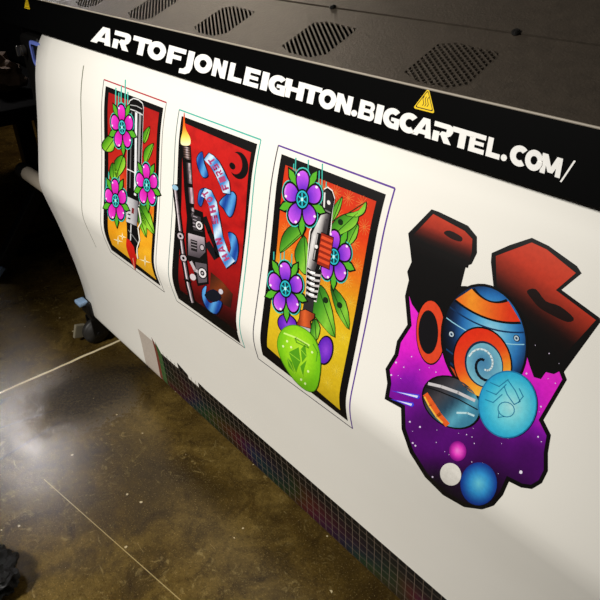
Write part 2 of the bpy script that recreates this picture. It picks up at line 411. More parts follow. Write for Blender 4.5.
# ---- lettering
def ring(cx, cy, rx, ry, ix, iy, a0=0, a1=360, n=28):
    qs = []
    for k in range(n):
        a, b = radians(a0 + (a1 - a0) * k / n), radians(a0 + (a1 - a0) * (k + 1) / n)
        qs.append([(cx + rx * cos(a), cy + ry * sin(a)), (cx + rx * cos(b), cy + ry * sin(b)), (cx + ix * cos(b), cy + iy * sin(b)), (cx + ix * cos(a), cy + iy * sin(a))])
    return qs
def rect(x0, y0, x1, y1): return [(x0, y0), (x1, y0), (x1, y1), (x0, y1)]
GL = {
 'A': [[(-.08, 0), (.26, 0), (.74, 1), (.42, 1)], [(.42, 1), (.8, 1), (1, 0), (.68, 0), (.6, .8)], rect(.22, .14, .8, .38)],
 'R': [rect(0, 0, .32, .52), rect(0, .74, .78, 1), [(.62, .74), (.78, 1), (.93, .94), (1, .8)], [(.68, .8), (1, .8), (1, .64), (.92, .46), (.78, .36), (.66, .6)], [(.3, .36), (.8, .36), (.7, .58), (.44, .58)], [(.38, .4), (.72, .4), (1.0, 0), (.62, 0)]],
 'T': [rect(0, .73, 1.04, 1), rect(.36, 0, .7, .8)],
 'O': ring(.5, .5, .52, .53, .2, .22),
 'F': [rect(.05, 0, .38, 1), rect(.05, .73, 1.04, 1), rect(.05, .32, .84, .56)],
 'J': [rect(.45, .05, .95, 1), [(.95, .08), (.82, -.2), (.5, -.34), (0, -.36), (0, -.1), (.3, -.06), (.45, .08)]],
 'N': [rect(0, 0, .33, 1), [(.0, 1), (.36, 1), (.99, 0), (.66, 0)], rect(.67, 0, 1, 1)],
 'L': [rect(0, 0, .38, 1), rect(0, 0, 1, .27)],
 'E': [rect(0, 0, .36, 1), rect(0, 0, 1, .25), rect(0, .4, .92, .6), rect(0, .75, 1, 1)],
 'I': [rect(.05, 0, .95, 1)],
 'G': ring(.54, .5, .54, .53, .2, .22, 48, 270) + [rect(.54, -.03, 1, .24), rect(.7, 0, 1, .52), rect(.5, .36, 1, .54)],
 'H': [rect(0, 0, .34, 1), rect(.66, 0, 1, 1), rect(.2, .38, .8, .62)],
 'B': [rect(0, 0, .34, 1), rect(0, .77, .72, 1), rect(0, .4, .8, .6), rect(0, 0, .76, .23)] + ring(.7, .74, .26, .26, .02, .03, -90, 90, 8) + ring(.74, .29, .28, .29, .02, .06, -90, 90, 8),
 'C': ring(.54, .5, .54, .53, .2, .22, 48, 312),
 'M': [rect(0, 0, .25, 1), rect(.75, 0, 1, 1), [(0, 1), (.28, 1), (.62, .12), (.38, .12)], [(.72, 1), (1, 1), (.62, .12), (.38, .12)]],
 '/': [[(0, -.16), (.2, -.16), (1.3, 1.08), (1.08, 1.08)]],
 '.': ring(.5, .18, .5, .17, .02, .02, 0, 360, 14),
 'S': [rect(0, .76, 1, 1), rect(0, .4, .35, 1), rect(0, .4, 1, .62), rect(.65, 0, 1, .6), rect(0, 0, 1, .24)],
}
LET = [('A', 92, 111.2), ('R', 112, 129.3), ('T', 130.7, 148.8), ('O', 146.7, 164.8), ('F', 165, 183.5), ('J', 180, 193.3), ('O', 193.3, 211), ('N', 211.4, 225.6),
       ('L', 227.4, 241.8), ('E', 243, 258.6), ('I', 259.5, 269), ('G', 267.3, 285.5), ('H', 283, 303.3), ('T', 300, 319.3), ('O', 318, 335.3), ('N', 334.5, 351.2), ('.', 350.8, 357.5),
       ('B', 357.5, 374), ('I', 373.8, 383.5), ('G', 382, 399.5), ('C', 398.2, 416.8), ('A', 412.6, 431.6), ('R', 431.8, 451.8), ('T', 450, 471), ('E', 467.8, 484.2), ('L', 485.5, 500),
       ('.', 500.5, 507), ('C', 508.8, 527), ('O', 524.2, 541.7), ('M', 539.6, 560.6), ('/', 560.5, 572)]
def base_y(x): return 41.7 + (x - 92) * (0.278 + 0.0135 * (x - 92) / 449)
bm = bmesh.new()
for ch, x0, x1 in LET:
    f = (x0 - 92) / 470; h = 17.0 + 2.6 * f; sl = 3.6
    wd = (x1 - x0) - (0.8 if ch != 'I' else 2.0)
    if ch == '/': wd = 9
    if ch == '.': wd = 6.0
    def m(u, v, o, x0=x0, wd=wd, h=h):
        px = x0 + u * wd + v * sl; return cover_pt(px, base_y(x0 + u * wd) - v * h, o)
    for kk, pl in enumerate(GL[ch]): prism(bm, pl, m, 0.0006 + 0.00004 * kk)
lt = tag(obj('lettering', bm, M['white_letter'], cover), 'white bold web address lettering')

# ------------------------------------------------------------------ the printed sheet
U = 0.75
ctrl = [(1.06, -.345), (1.03, -.365), (.998, -.392), (.9687, -.4256), (.9444, -.4617), (.9244, -.5134), (.9079, -.5700), (.8962, -.6257), (.8750, -.7400), (.8520, -.8500),
        (.8330, -.9350), (.8225, -.9850), (.8200, -1.0150), (.8230, -1.0500), (.8320, -1.0950), (.8570, -1.2200), (.8780, -1.3500), (.8930, -1.4700), (.9020, -1.5800), (.9050, -1.6940)]
cen = (.985, -1.694)
for a in range(15, 181, 15): ctrl.append((cen[0] - .08 * cos(radians(a)), cen[1] - .08 * sin(radians(a))))
ctrl += [(1.062, -1.60), (1.055, -1.45), (1.04, -1.28), (1.038, -1.20)]
def cat(P, k=5):
    out = []
    for i in range(len(P) - 1):
        p0, p1, p2, p3 = P[max(i - 1, 0)], P[i], P[i + 1], P[min(i + 2, len(P) - 1)]
        for j in range(k):
            t = j / k
            out.append(tuple(0.5 * (2 * p1[c] + (p2[c] - p0[c]) * t + (2 * p0[c] - 5 * p1[c] + 4 * p2[c] - p3[c]) * t * t + (3 * p1[c] - p0[c] - 3 * p2[c] + p3[c]) * t ** 3) for c in (0, 1)))
    out.append(P[-1]); return out
PROF = [(y * U, z * U) for y, z in cat(ctrl)]
VB = [0.0]
for a, b in zip(PROF, PROF[1:]): VB.append(VB[-1] + hypot(b[0] - a[0], b[1] - a[1]))
def seg_normal(i):
    a, b = PROF[max(i - 1, 0)], PROF[min(i + 1, len(PROF) - 1)]
    t = Vector((b[0] - a[0], b[1] - a[1])).normalized(); return Vector((0, t.y, -t.x))     # outward (towards viewer on the front face)
NRM = [seg_normal(i) for i in range(len(PROF))]
import bisect as bs
def sheet_pt(X, v, out=0.0):
    i = min(max(bs.bisect_right(VB, v) - 1, 0), len(VB) - 2); t = (v - VB[i]) / (VB[i + 1] - VB[i])
    a, b = PROF[i], PROF[i + 1]; n = NRM[i].lerp(NRM[i + 1], t)
    return Vector((X, a[0] + (b[0] - a[0]) * t, CAMZ + a[1] + (b[1] - a[1]) * t)) + n * out
def on_sheet(px, py):
    r = ray(px, py); best = None
    for i in range(len(PROF) - 1):
        a, b = PROF[i], PROF[i + 1]
        ca, cb = r.y * a[1] - r.z * a[0], r.y * b[1] - r.z * b[0]
        if (ca <= 0) != (cb <= 0):
            t = ca / (ca - cb); y = a[0] + (b[0] - a[0]) * t; s = y / r.y
            if best is None or s < best[0]: best = (s, r.x * s, VB[i] + (VB[i + 1] - VB[i]) * t)
    if best is None:                                     # just past the fold's silhouette
        k = max(range(len(PROF)), key=lambda i: -(PROF[i][0] / -PROF[i][1]) if 60 < i < 130 else -9)
        s = PROF[k][0] / r.y; return r.x * s, VB[k]
    return best[1], best[2]
SX0, SX1 = -1.993, 0.16
bm = bmesh.new()
cols = [SX0 + (SX1 - SX0) * k / 24 for k in range(25)]
g = [[bm.verts.new(sheet_pt(x, v)) for x in cols] for v in VB]
g2 = [[bm.verts.new(sheet_pt(x, v, -0.0006)) for x in cols] for v in VB]
for i in range(len(VB) - 1):
    for j in range(24):
        bm.faces.new((g[i][j], g[i][j + 1], g[i + 1][j + 1], g[i + 1][j])); bm.faces.new((g2[i][j], g2[i + 1][j], g2[i + 1][j + 1], g2[i][j + 1]))
    for j, fl in ((0, 1), (24, -1)):
        q = (g[i][j], g[i + 1][j], g2[i + 1][j], g2[i][j]); bm.faces.new(q if fl > 0 else q[::-1])
sheet = obj('printed_sheet', bm, M['sheet'], None, True, recalc=False)
tag(sheet, 'wide white vinyl sheet with colourful tattoo style prints hanging from the printer', 'printed sheet')

class Print:
    def __init__(self, step=0.00013): self.f = []; self.step = step
    def uv(self, pts, col, layer, grad=0.0):
        out = self.step * (layer + 1.2)
        tri = tessellate_polygon([[Vector((x, v, 0)) for x, v in pts]])
        for t in tri:
            P = [pts[i] for i in t]
            v0, v1 = min(p[1] for p in P), max(p[1] for p in P)
            cuts = [v for v in VB if v0 < v < v1]
            if callable(col):
                n0 = int(v0 / grad); cuts = sorted(set(cuts + [k * grad for k in range(n0, int(v1 / grad) + 1) if v0 < k * grad < v1]))
            rest = P; bands = []
            for c in cuts:
                lo = clip_poly(rest, 0, 1, c); rest = clip_poly(rest, 0, -1, -c)
                if len(lo) > 2: bands.append(lo)
                if len(rest) < 3: break
            if len(rest) > 2: bands.append(rest)
            if callable(col):
                nb = []
                for b in bands:
                    x0, x1 = min(p[0] for p in b), max(p[0] for p in b); r_ = b
                    for k in range(math.floor(x0 / grad) + 1, math.floor(x1 / grad) + 1):
                        lo = clip_poly(r_, 1, 0, k * grad); r_ = clip_poly(r_, -1, 0, -k * grad)
                        if len(lo) > 2: nb.append(lo)
                        if len(r_) < 3: break
                    if len(r_) > 2: nb.append(r_)
                bands = nb
            for b in bands:
                W = [sheet_pt(x, v, out) for x, v in b]
                cs = [lin(col(*project(w))) for w in W] if callable(col) else [lin(col)] * len(W)
                self.f.append((W, cs))
    def px(self, pts, col, layer, grad=0.011, dense=True):
        if dense:
            q = []
            for i in range(len(pts)):
                a, b = pts[i], pts[(i + 1) % len(pts)]; n = max(1, int(hypot(b[0] - a[0], b[1] - a[1]) / 9))
                q += [(a[0] + (b[0] - a[0]) * k / n, a[1] + (b[1] - a[1]) * k / n) for k in range(n)]
            pts = q
        self.uv([on_sheet(*p) for p in pts], col, layer, grad)
    def line(self, pts, w, col, layer, closed=False):
        n = len(pts)
        for i in range(n if closed else n - 1):
            (x0, y0), (x1, y1) = pts[i], pts[(i + 1) % n]; d = hypot(x1 - x0, y1 - y0) or 1
            nx, ny = -(y1 - y0) / d * w / 2, (x1 - x0) / d * w / 2; e = w * 0.3
            ux, uy = (x1 - x0) / d * e, (y1 - y0) / d * e
            self.px([(x0 + nx - ux, y0 + ny - uy), (x1 + nx + ux, y1 + ny + uy), (x1 - nx + ux, y1 - ny + uy), (x0 - nx - ux, y0 - ny - uy)], col, layer)
    def frame(self, quad, w, col, layer, cols=None):      # thin cut line round a print, in sheet metres
        for i in range(4):
            (x0, v0), (x1, v1) = quad[i], quad[(i + 1) % 4]; d = hypot(x1 - x0, v1 - v0)
            nx, ny = -(v1 - v0) / d * w / 2, (x1 - x0) / d * w / 2
            self.uv([(x0 + nx, v0 + ny), (x1 + nx, v1 + ny), (x1 - nx, v1 - ny), (x0 - nx, v0 - ny)], (cols[i] if cols else col), layer)
    def build(self, name, label):
        bm = bmesh.new(); lay = bm.loops.layers.float_color.new('Col')
        for W, cs in self.f:
            try: f = bm.faces.new([bm.verts.new(w) for w in W])
            except ValueError: continue
            for l, c in zip(f.loops, cs): l[lay] = c
            f.normal_update()
            if f.normal.dot(CAM - f.calc_center_median()) < 0: f.normal_flip()
        bmesh.ops.remove_doubles(bm, verts=bm.verts, dist=1e-6)
        return tag(obj(name, bm, M['ink'], sheet, True, recalc=False), label)

def mixc(a, b, t): t = min(max(t, 0), 1); return tuple(a[i] + (b[i] - a[i]) * t for i in range(3))
def stops(t, S_):
    for (p0, c0), (p1, c1) in zip(S_, S_[1:]):
        if t <= p1: return mixc(c0, c1, (t - p0) / (p1 - p0))
    return S_[-1][1]
def local(c, ax, ay):
    det = ax[0] * ay[1] - ax[1] * ay[0]
    def f(x, y):
        dx, dy = x - c[0], y - c[1]; return (dx * ay[1] - dy * ay[0]) / det, (ax[0] * dy - ax[1] * dx) / det
    return f
def ell(c, ax, ay, k=1.0, n=28, a0=0, a1=360):
    full = a1 - a0 >= 360
    return [(c[0] + k * (ax[0] * cos(a) + ay[0] * sin(a)), c[1] + k * (ax[1] * cos(a) + ay[1] * sin(a))) for a in (radians(a0 + (a1 - a0) * i / (n if full else n - 1)) for i in range(n))]
def rad(c, ax, ay, S_):
    L = local(c, ax, ay)
    def f(x, y): u, v = L(x, y); return stops(hypot(u, v), S_)
    return f
def grow(P, d):
    cx = sum(p[0] for p in P) / len(P); cy = sum(p[1] for p in P) / len(P); out = []
    for x, y in P:
        r = hypot(x - cx, y - cy) or 1; out.append((x + (x - cx) / r * d, y + (y - cy) / r * d))
    return out
def inset(P, d):
    n = len(P); area = sum(P[i][0] * P[(i + 1) % n][1] - P[(i + 1) % n][0] * P[i][1] for i in range(n)); sg = 1 if area > 0 else -1
    out = []
    for i in range(n):
        a, p, b = Vector(P[i - 1]), Vector(P[i]), Vector(P[(i + 1) % n])
        e1, e2 = (p - a).normalized(), (b - p).normalized(); n1, n2 = Vector((-e1.y, e1.x)) * sg, Vector((-e2.y, e2.x)) * sg
        m = n1 + n2; m = m / max(m.length_squared / 2, 0.5) if m.length > 1e-6 else n1
        q = p + m * d; out.append((q.x, q.y))
    return out
BLK = (10, 8, 8)
def smooth_closed(P, k=4):
    out = []; n = len(P)
    for i in range(n):
        p0, p1, p2, p3 = P[i - 1], P[i], P[(i + 1) % n], P[(i + 2) % n]
        for j in range(k):
            t = j / k
            out.append(tuple(0.5 * (2 * p1[c] + (p2[c] - p0[c]) * t + (2 * p0[c] - 5 * p1[c] + 4 * p2[c] - p3[c]) * t * t + (3 * p1[c] - p0[c] - 3 * p2[c] + p3[c]) * t ** 3) for c in (0, 1)))
    return out
def leaf(P_, pts, layer, dark=(25, 75, 20), mid=(95, 170, 30), hi=(160, 215, 60)):
    p = smooth_closed(pts, 3)
    P_.px(grow(p, 1.0), BLK, layer)
    xs = [a[1] for a in pts]; y0, y1 = min(xs), max(xs); x0 = min(a[0] for a in pts); x1 = max(a[0] for a in pts)
    P_.px(p, lambda x, y: stops(0.5 * (x - x0) / (x1 - x0) + 0.5 * (y - y0) / (y1 - y0), [(0, dark), (.4, mid), (.7, hi), (1, mid)]), layer + 1, 0.008)
    far = max(((a, b) for a in pts for b in pts), key=lambda ab: hypot(ab[0][0] - ab[1][0], ab[0][1] - ab[1][1]))
    P_.line([far[0], far[1]], 0.7, (20, 60, 15), layer + 2)
def flower(P_, c, ax, ay, tip, base, layer, cen=(60, 200, 200), angs=(-98, -26, 46, 118, 190), skip=()):
    def pt(x, y): return (c[0] + ax[0] * x + ay[0] * y, c[1] + ax[1] * x + ay[1] * y)
    def petal(a, k, r0=.60, rl=.40, rw=.37, n=18):
        a = radians(a); o = []
        for i in range(n):
            t = 2 * pi * i / n; r = r0 + (rl + k) * cos(t); s = (rw + k) * sin(t) * (0.86 + 0.18 * cos(t))
            o.append(pt(r * cos(a) - s * sin(a), r * sin(a) + s * cos(a)))
        return o
    L = local(c, ax, ay)
    for i, a in enumerate(angs):
        if i in skip: continue
        b = radians(a + 36)
        P_.px([pt(.55 * cos(b) + .22 * sin(b), .55 * sin(b) - .22 * cos(b)), pt(1.02 * cos(b) + .2 * sin(b), 1.02 * sin(b) - .2 * cos(b)), pt(1.34 * cos(b), 1.34 * sin(b)), pt(1.02 * cos(b) - .2 * sin(b), 1.02 * sin(b) + .2 * cos(b)), pt(.55 * cos(b) - .22 * sin(b), .55 * sin(b) + .22 * cos(b))], BLK, layer)
        P_.px([pt(.55 * cos(b) + .14 * sin(b), .55 * sin(b) - .14 * cos(b)), pt(1.02 * cos(b) + .13 * sin(b), 1.02 * sin(b) - .13 * cos(b)), pt(1.24 * cos(b), 1.24 * sin(b)), pt(1.02 * cos(b) - .13 * sin(b), 1.02 * sin(b) + .13 * cos(b)), pt(.55 * cos(b) - .14 * sin(b), .55 * sin(b) + .14 * cos(b))], (85, 175, 40), layer + 1)
    for i, a in enumerate(angs):
        if i in skip: continue
        P_.px(petal(a, .105), (70, 200, 185), layer); P_.px(petal(a, .06), BLK, layer + 2)
    def pc(x, y):
        u, v = L(x, y); return stops(hypot(u, v), [(.25, base), (.6, mixc(base, tip, .6)), (.95, tip), (1.02, mixc(tip, (255, 255, 255), .45))])
    for i, a in enumerate(angs):
        if i in skip: continue
        P_.px(petal(a, -.02), pc, layer + 3, 0.0065)
        q = radians(a - 14); P_.px(ell(pt(.86 * cos(q), .86 * sin(q)), (ax[0] * .07, ax[1] * .07), (ay[0] * .05, ay[1] * .05), n=8), (250, 225, 250), layer + 4)
    P_.px(ell(c, ax, ay, .36), BLK, layer + 4); P_.px(ell(c, ax, ay, .30), cen, layer + 5)
    P_.px(ell(c, ax, ay, .24), (15, 55, 62), layer + 6)
    for k in range(6):
        a = radians(60 * k + 20); P_.line([pt(.03 * cos(a), .03 * sin(a)), pt(.21 * cos(a), .21 * sin(a))], max(.8, abs(ax[0]) * .07), cen, layer + 7)
    P_.px(ell(c, ax, ay, .07, 10), (190, 240, 240), layer + 8)
def star4(P_, c, r, col, layer):
    for d in ((1, .3), (0, 1)):
        P_.px([(c[0] - d[0] * r, c[1] - d[1] * r), (c[0] + d[1] * .7, c[1] - d[0] * .7), (c[0] + d[0] * r, c[1] + d[1] * r), (c[0] - d[1] * .7, c[1] + d[0] * .7)], col, layer, dense=False)
def quad_uv(tl, tr, br, bl): return [on_sheet(*p) for p in (tl, tr, br, bl)]
def rect_uv(tl, tr, br, bl):        # a true rectangle on the sheet
    q = quad_uv(tl, tr, br, bl); x0 = (q[0][0] + q[3][0]) / 2; x1 = (q[1][0] + q[2][0]) / 2
    v0 = (q[0][1] + q[1][1]) / 2; v1 = (q[2][1] + q[3][1]) / 2
    return [(x0, v0), (x1, v0), (x1, v1), (x0, v1)]
def uv_px(q): return [project(sheet_pt(*p)) for p in q]
def drips(P_, xs, y0, y1, col, layer):
    for x, a, b in xs: P_.line([(x, a), (x - .4, b)], 1.1, col, layer)

def inside(p, Q):
    c = False
    for i in range(len(Q)):
        (x0, y0), (x1, y1) = Q[i], Q[i - 1]
        if (y0 > p[1]) != (y1 > p[1]) and p[0] < (x1 - x0) * (p[1] - y0) / (y1 - y0) + x0: c = not c
    return c
# ---------------- first print: magenta flowers round a dark polished tube
P = Print()
P.frame(quad_uv((104, 79.6), (166.5, 102.6), (164.5, 292), (110.6, 252)), 0.0032, None, 0, [(175, 45, 60), (150, 148, 145), (95, 92, 90), (95, 92, 90)])
P.uv(quad_uv((105.8, 86), (163.4, 108), (160.7, 286), (111.6, 250)), BLK, 0)
def bg1(x, y):
    n = noise.noise(Vector((x * .12, y * .12, 0))) * .18
    return stops((y - 95) / 170 + n, [(0, (165, 22, 22)), (.45, (195, 38, 25)), (.58, (215, 75, 25)), (.68, (228, 150, 22)), (1, (240, 178, 40))])
P.uv(quad_uv((108.8, 92.4), (159.2, 112.6), (156.5, 279.8), (112.4, 244.8)), bg1, 1, 0.014)
drips(P, [(116, 88, 112), (119, 93, 110), (121.5, 86, 108), (125.5, 80, 112), (128, 92, 112), (131, 100, 124), (134, 99, 120), (106.5, 178, 200), (109, 172, 198), (112, 176, 196), (116, 160, 182), (119.5, 158, 182)], 0, 0, (70, 190, 170), 2)
for lf in ([(102.3, 144.7), (108.8, 136), (115, 138), (113.3, 150), (106, 151)], [(150, 127), (148, 138), (144.2, 143), (143.8, 133)], [(153.7, 143.8), (151, 154), (146.4, 163), (144.2, 159), (145.5, 149)],
           [(123.5, 155.7), (115.2, 161.2), (116, 177.8), (125, 167)], [(139, 205), (148, 209), (154.6, 233.6), (142.7, 221.7)], [(138, 212.5), (145, 216), (146.6, 237), (139.5, 224)], [(113, 163), (110, 172), (114, 182), (119, 174)]): leaf(P, lf, 3)
tubeL = [(128.6, 106), (130.5, 101), (134, 99), (139, 100.5), (142.8, 104), (143.8, 109), (141.2, 175), (139.6, 205), (127, 198), (127.6, 160)]
P.px(grow(tubeL, 1.2), (225, 225, 225), 6); P.px(tubeL, BLK, 7)
P.px([(139.6, 112), (141.8, 113), (139.6, 172), (137.7, 170)], (150, 148, 150), 8); P.px([(135.6, 112), (137.8, 113), (136.6, 196), (134.4, 195)], (232, 232, 235), 8); P.px([(131.5, 112), (132.6, 112), (130.8, 188), (129.8, 188)], (110, 108, 110), 8)
P.line([(130, 109), (136, 111), (143, 115)], 1.0, (215, 215, 215), 9); P.line([(131, 105), (137, 106), (142.5, 109)], .8, (180, 180, 180), 9)
P.line([(127.5, 169), (134, 172), (140.5, 177)], 1.0, (230, 230, 230), 9)
blk = [(127, 196), (138.8, 201.5), (137.2, 226), (126.8, 221.5)]
P.px(grow(blk, .8), BLK, 9); P.px(blk, lambda x, y: stops((x - 126) / 12, [(0, (215, 212, 215)), (.6, (180, 178, 182)), (1, (110, 105, 112))]), 10)
for a in range(3): P.line([(128.6, 210 + 4 * a), (130.6, 210.8 + 4 * a)], 1.3, BLK, 11)
P.px([(132.5, 207.5), (134.8, 208.5), (134.2, 214), (132, 213)], (120, 35, 40), 11)
P.px([(127, 222), (140, 228), (139.6, 246), (134.5, 262), (128, 246)], BLK, 8); P.line([(131.5, 224), (131, 240)], 1.0, (215, 215, 215), 9); P.line([(129, 230), (138.5, 243)], .7, (130, 130, 130), 9)
P.px([(127.1, 238), (130, 240), (134.5, 247), (137, 258), (135.4, 270), (130.8, 259), (126.6, 246)], (205, 30, 22), 10); P.line([(135.2, 269), (133.5, 258)], .8, (245, 150, 120), 11)
P.line([(139, 208), (141.5, 222), (138.6, 228), (140.2, 240), (137.6, 248), (138.4, 258)], 1.0, (245, 240, 225), 12)
flower(P, (122.9, 127.3), (11.4, 3.6), (-.6, 22.5), (235, 60, 205), (196, 20, 150), 12)
flower(P, (147.5, 185), (11, 4.2), (-.6, 21), (235, 60, 205), (196, 20, 150), 10)
flower(P, (116.5, 200.6), (11, 3.8), (-.6, 21), (235, 60, 205), (196, 20, 150), 14)
for c, r in (((118.3, 240.5), 5), ((122.5, 236.5), 4), ((145.3, 261), 6)): star4(P, c, r, (255, 245, 200), 3)
P.build('flower_print', 'tall print of magenta flowers around a dark polished tube')

# ---------------- second print: machine, banner, red ground
P = Print()
P.frame(quad_uv((179.3, 109.6), (261, 139.8), (244.8, 347.8), (176.8, 301)), 0.003, None, 0, [(80, 180, 165), (80, 180, 165), (95, 92, 90), (110, 130, 128)])
P.uv(quad_uv((181.8, 116), (257.3, 144), (240.6, 343.5), (178.6, 298.6)), BLK, 0)
def bg2(x, y):
    n = noise.noise(Vector((x * .1, y * .1, 3))) * .35; v = (y - 123 - (x - 185) * .35) / 185
    c = stops(v, [(0, (200, 30, 26)), (.55, (190, 22, 20)), (.8, (140, 14, 14)), (1, (30, 5, 5))])
    return mixc(c, (110, 8, 12), max(0, n) * 2.2)
P.uv(quad_uv((184.6, 123), (251.2, 152.4), (237.5, 331), (180.5, 290)), bg2, 1, 0.012)
P.px(ell((239, 165.5), (9.5, 2.8), (-.8, 13.5)), BLK, 2); P.px(ell((235.2, 163.4), (7.2, 2.2), (-.6, 10.6)), (192, 26, 24), 3); P.px(ell((232.6, 166), (3, 1), (0, 3.4)), BLK, 4)
# flame and barrel
P.px(smooth_closed([(181, 140), (183, 130), (184.4, 112), (186, 128), (190.6, 138), (190, 145), (182.4, 145)]), lambda x, y: stops((y - 112) / 32, [(0, (225, 50, 20)), (.4, (240, 110, 20)), (.75, (255, 215, 90)), (1, (255, 245, 190))]), 6, .007)
def metal(x0, x1, a=(60, 50, 55), b=(215, 200, 205)):
    return lambda x, y: stops((x - x0 - (y - 144) * .075) / (x1 - x0), [(0, BLK), (.3, a), (.5, b), (.68, a), (1, BLK)])
P.px([(181.8, 144), (191, 146), (193, 186), (196, 234), (188.6, 232), (184.5, 190)], BLK, 5)
P.px([(182.6, 146), (190.4, 147.5), (191.2, 160), (184, 158)], metal(182, 191, (110, 80, 70)), 6, .006); P.px([(185.4, 162), (191.6, 163.5), (192.6, 184), (187.4, 183)], metal(184, 191.5), 6, .006)
P.px([(187.8, 187), (193.4, 188), (194.8, 204), (189.6, 203)], metal(184.5, 191.2, (130, 100, 110), (235, 215, 225)), 6, .006); P.px([(190, 207), (194.6, 208), (196, 228), (192, 227)], metal(185, 191), 6, .006)
for y in range(5): P.line([(183.4, 148 + 2.4 * y), (190.8, 149.4 + 2.4 * y)], .6, BLK, 7)
sc = [(175.3, 186), (177, 200), (178.6, 214), (180.8, 233), (183.8, 257), (188, 281), (193, 302)]
P.line(sc, 5.6, BLK, 7)
for a, b in ((0, 1), (1, 3), (3, 4), (4, 5), (5, 6)):
    P.line(sc[a:b + 1], 2.4, (120, 105, 112), 8); P.line([(x - .4, y) for x, y in sc[a:b + 1]], 1.0, (220, 210, 215), 9)
for y in (3, 4, 5): P.line([(sc[y][0] - 3, sc[y][1] - 2), (sc[y][0] + 3, sc[y][1] + 1)], 2.2, BLK, 10)
P.px(ell((175.6, 187.5), (3, 1), (0, 2.6)), (150, 190, 215), 10)
for c in ((181, 236), (184, 258)): P.px(ell(c, (4, 1.2), (0, 4.2)), BLK, 10); P.px(ell(c, (3, .9), (0, 3.2)), (190, 178, 184), 11); P.px(ell(c, (1.3, .4), (0, 1.4)), BLK, 12)
P.px([(188, 206), (203, 212), (206, 238), (208, 262), (209, 284), (198, 286), (193, 268), (187, 258), (186, 236)], BLK, 6)
P.px([(188.6, 233), (204.8, 237.5), (205.8, 252), (200, 258), (188.6, 255)], lambda x, y: stops((y - 233) / 24, [(0, (200, 188, 194)), (.5, (130, 118, 126)), (1, (70, 62, 68))]), 8, .007)
P.px([(191, 239), (197.6, 241), (197.6, 252), (191.6, 250)], (30, 26, 28), 9)
for k in range(3): P.line([(191.8, 241 + 3 * k), (197, 242.6 + 3 * k)], .8, (150, 140, 146), 10)
P.px([(192.5, 214), (201, 217), (203, 232), (194, 230)], (58, 52, 56), 8)
for k in range(4): P.line([(193.6, 216 + 3.4 * k), (197.6, 217.4 + 3.4 * k)], .8, (165, 155, 162), 9)
for c, r in (((199.8, 225.4), 4.2), ((203, 273), 4.6)):
    P.px(ell(c, (r, r * .3), (0, r * 1.25)), BLK, 10); P.px(ell(c, (r * .82, r * .24), (0, r)), (225, 220, 222), 11); P.px(ell(c, (r * .45, r * .13), (0, r * .56)), BLK, 12); P.px(ell(c, (r * .2, 0.1), (0, r * .25)), (180, 170, 175), 13)
P.px(ell((202.6, 247.5), (2.6, .8), (0, 3.4)), BLK, 10); P.px(ell((202.6, 247.5), (1.8, .5), (0, 2.5)), (190, 180, 186), 11)
P.px([(195.5, 262), (207, 264), (207.4, 282), (199, 283)], (92, 84, 90), 8); P.line([(191.5, 262), (195.5, 270), (199, 272)], 2.6, (185, 175, 180), 9); P.px(ell((193.4, 277), (3, .8), (0, 3.2)), (205, 196, 200), 9)
P.line([(205, 218), (210, 232), (216, 246), (218, 256)], 4.5, (14, 14, 16), 6); P.line([(208, 244), (216, 257)], 6, (18, 18, 22), 6)
P.px([(211, 272), (222, 281), (233, 294), (231, 308), (221, 303), (210, 292)], lambda x, y: stops(((x - 211) + (y - 272)) / 50, [(0, (50, 22, 12)), (.5, (120, 52, 20)), (1, (45, 18, 10))]), 5, .007)
# ribbon banner
RB = lambda x, y: mixc((55, 125, 200), (215, 235, 250), .5 + .5 * sin(x * .35 + y * .22))
def rib(pts, layer, col=RB):
    p = pts; P.px(grow(p, 1.0), (12, 16, 40), layer); P.px(p, col, layer + 1, .007)
DB = lambda x, y: mixc((20, 60, 150), (90, 165, 225), .5 + .5 * sin(x * .5 + y * .15))
rib(smooth_closed([(197.4, 158), (202.6, 152), (204.5, 163), (208.5, 175), (203.5, 177), (199, 168)], 3), 8, DB)
rib(smooth_closed([(220, 202), (231, 192), (235.6, 194.5), (236.3, 200), (233.5, 213), (229.5, 216.5), (224, 208)], 3), 8, DB)
rib(smooth_closed([(198.6, 202), (200, 191), (205, 189), (204, 198), (201.6, 206)], 3), 8, DB)
rib(smooth_closed([(228.5, 233), (236, 236), (238.6, 250), (235.5, 263), (228, 260), (231.6, 248)], 3), 8, DB)
rib([(204.6, 159.5), (209.6, 153), (214.4, 156), (219.5, 161.5), (224.4, 171), (229.6, 181.8), (231, 194), (223.6, 192.5), (221.6, 187), (216.6, 175.5), (211, 166)], 10)
rib([(201.5, 196), (205.5, 188), (212, 190.6), (217.4, 202), (220.2, 219), (223.4, 236), (228.6, 251), (235.6, 261), (227, 268), (220.6, 256), (215.2, 238), (212.6, 220), (209.6, 205), (206, 198)], 12)
rib(smooth_closed([(203, 290), (207, 286), (206, 296), (211, 303), (217, 300), (222.4, 303), (217, 313.5), (208, 308.5), (203.5, 299)], 3), 10, DB)
rib(smooth_closed([(206, 295), (214, 290), (221, 297), (214, 301)], 3), 12, (16, 20, 30)); P.px(ell((221.5, 291.5), (2.2, .5), (0, 2.6)), (200, 195, 205), 13)
def word(txt, path, size, col, layer):
    n = len(txt)
    for k, ch in enumerate(txt):
        if ch == ' ': continue
        t = (k + .5) / n * (len(path) - 1); i = min(int(t), len(path) - 2); f = t - i
        a, b = Vector(path[i]), Vector(path[i + 1]); c = a.lerp(b, f); d = (b - a).normalized(); nrm = Vector((d.y, -d.x))
        st = (b - a).length * (len(path) - 1) / n * .74
        for pl in GL[ch]:
            P.px([tuple(c + d * (u - .5) * st + nrm * (v - .5) * size) for u, v in pl], col, layer, dense=False)
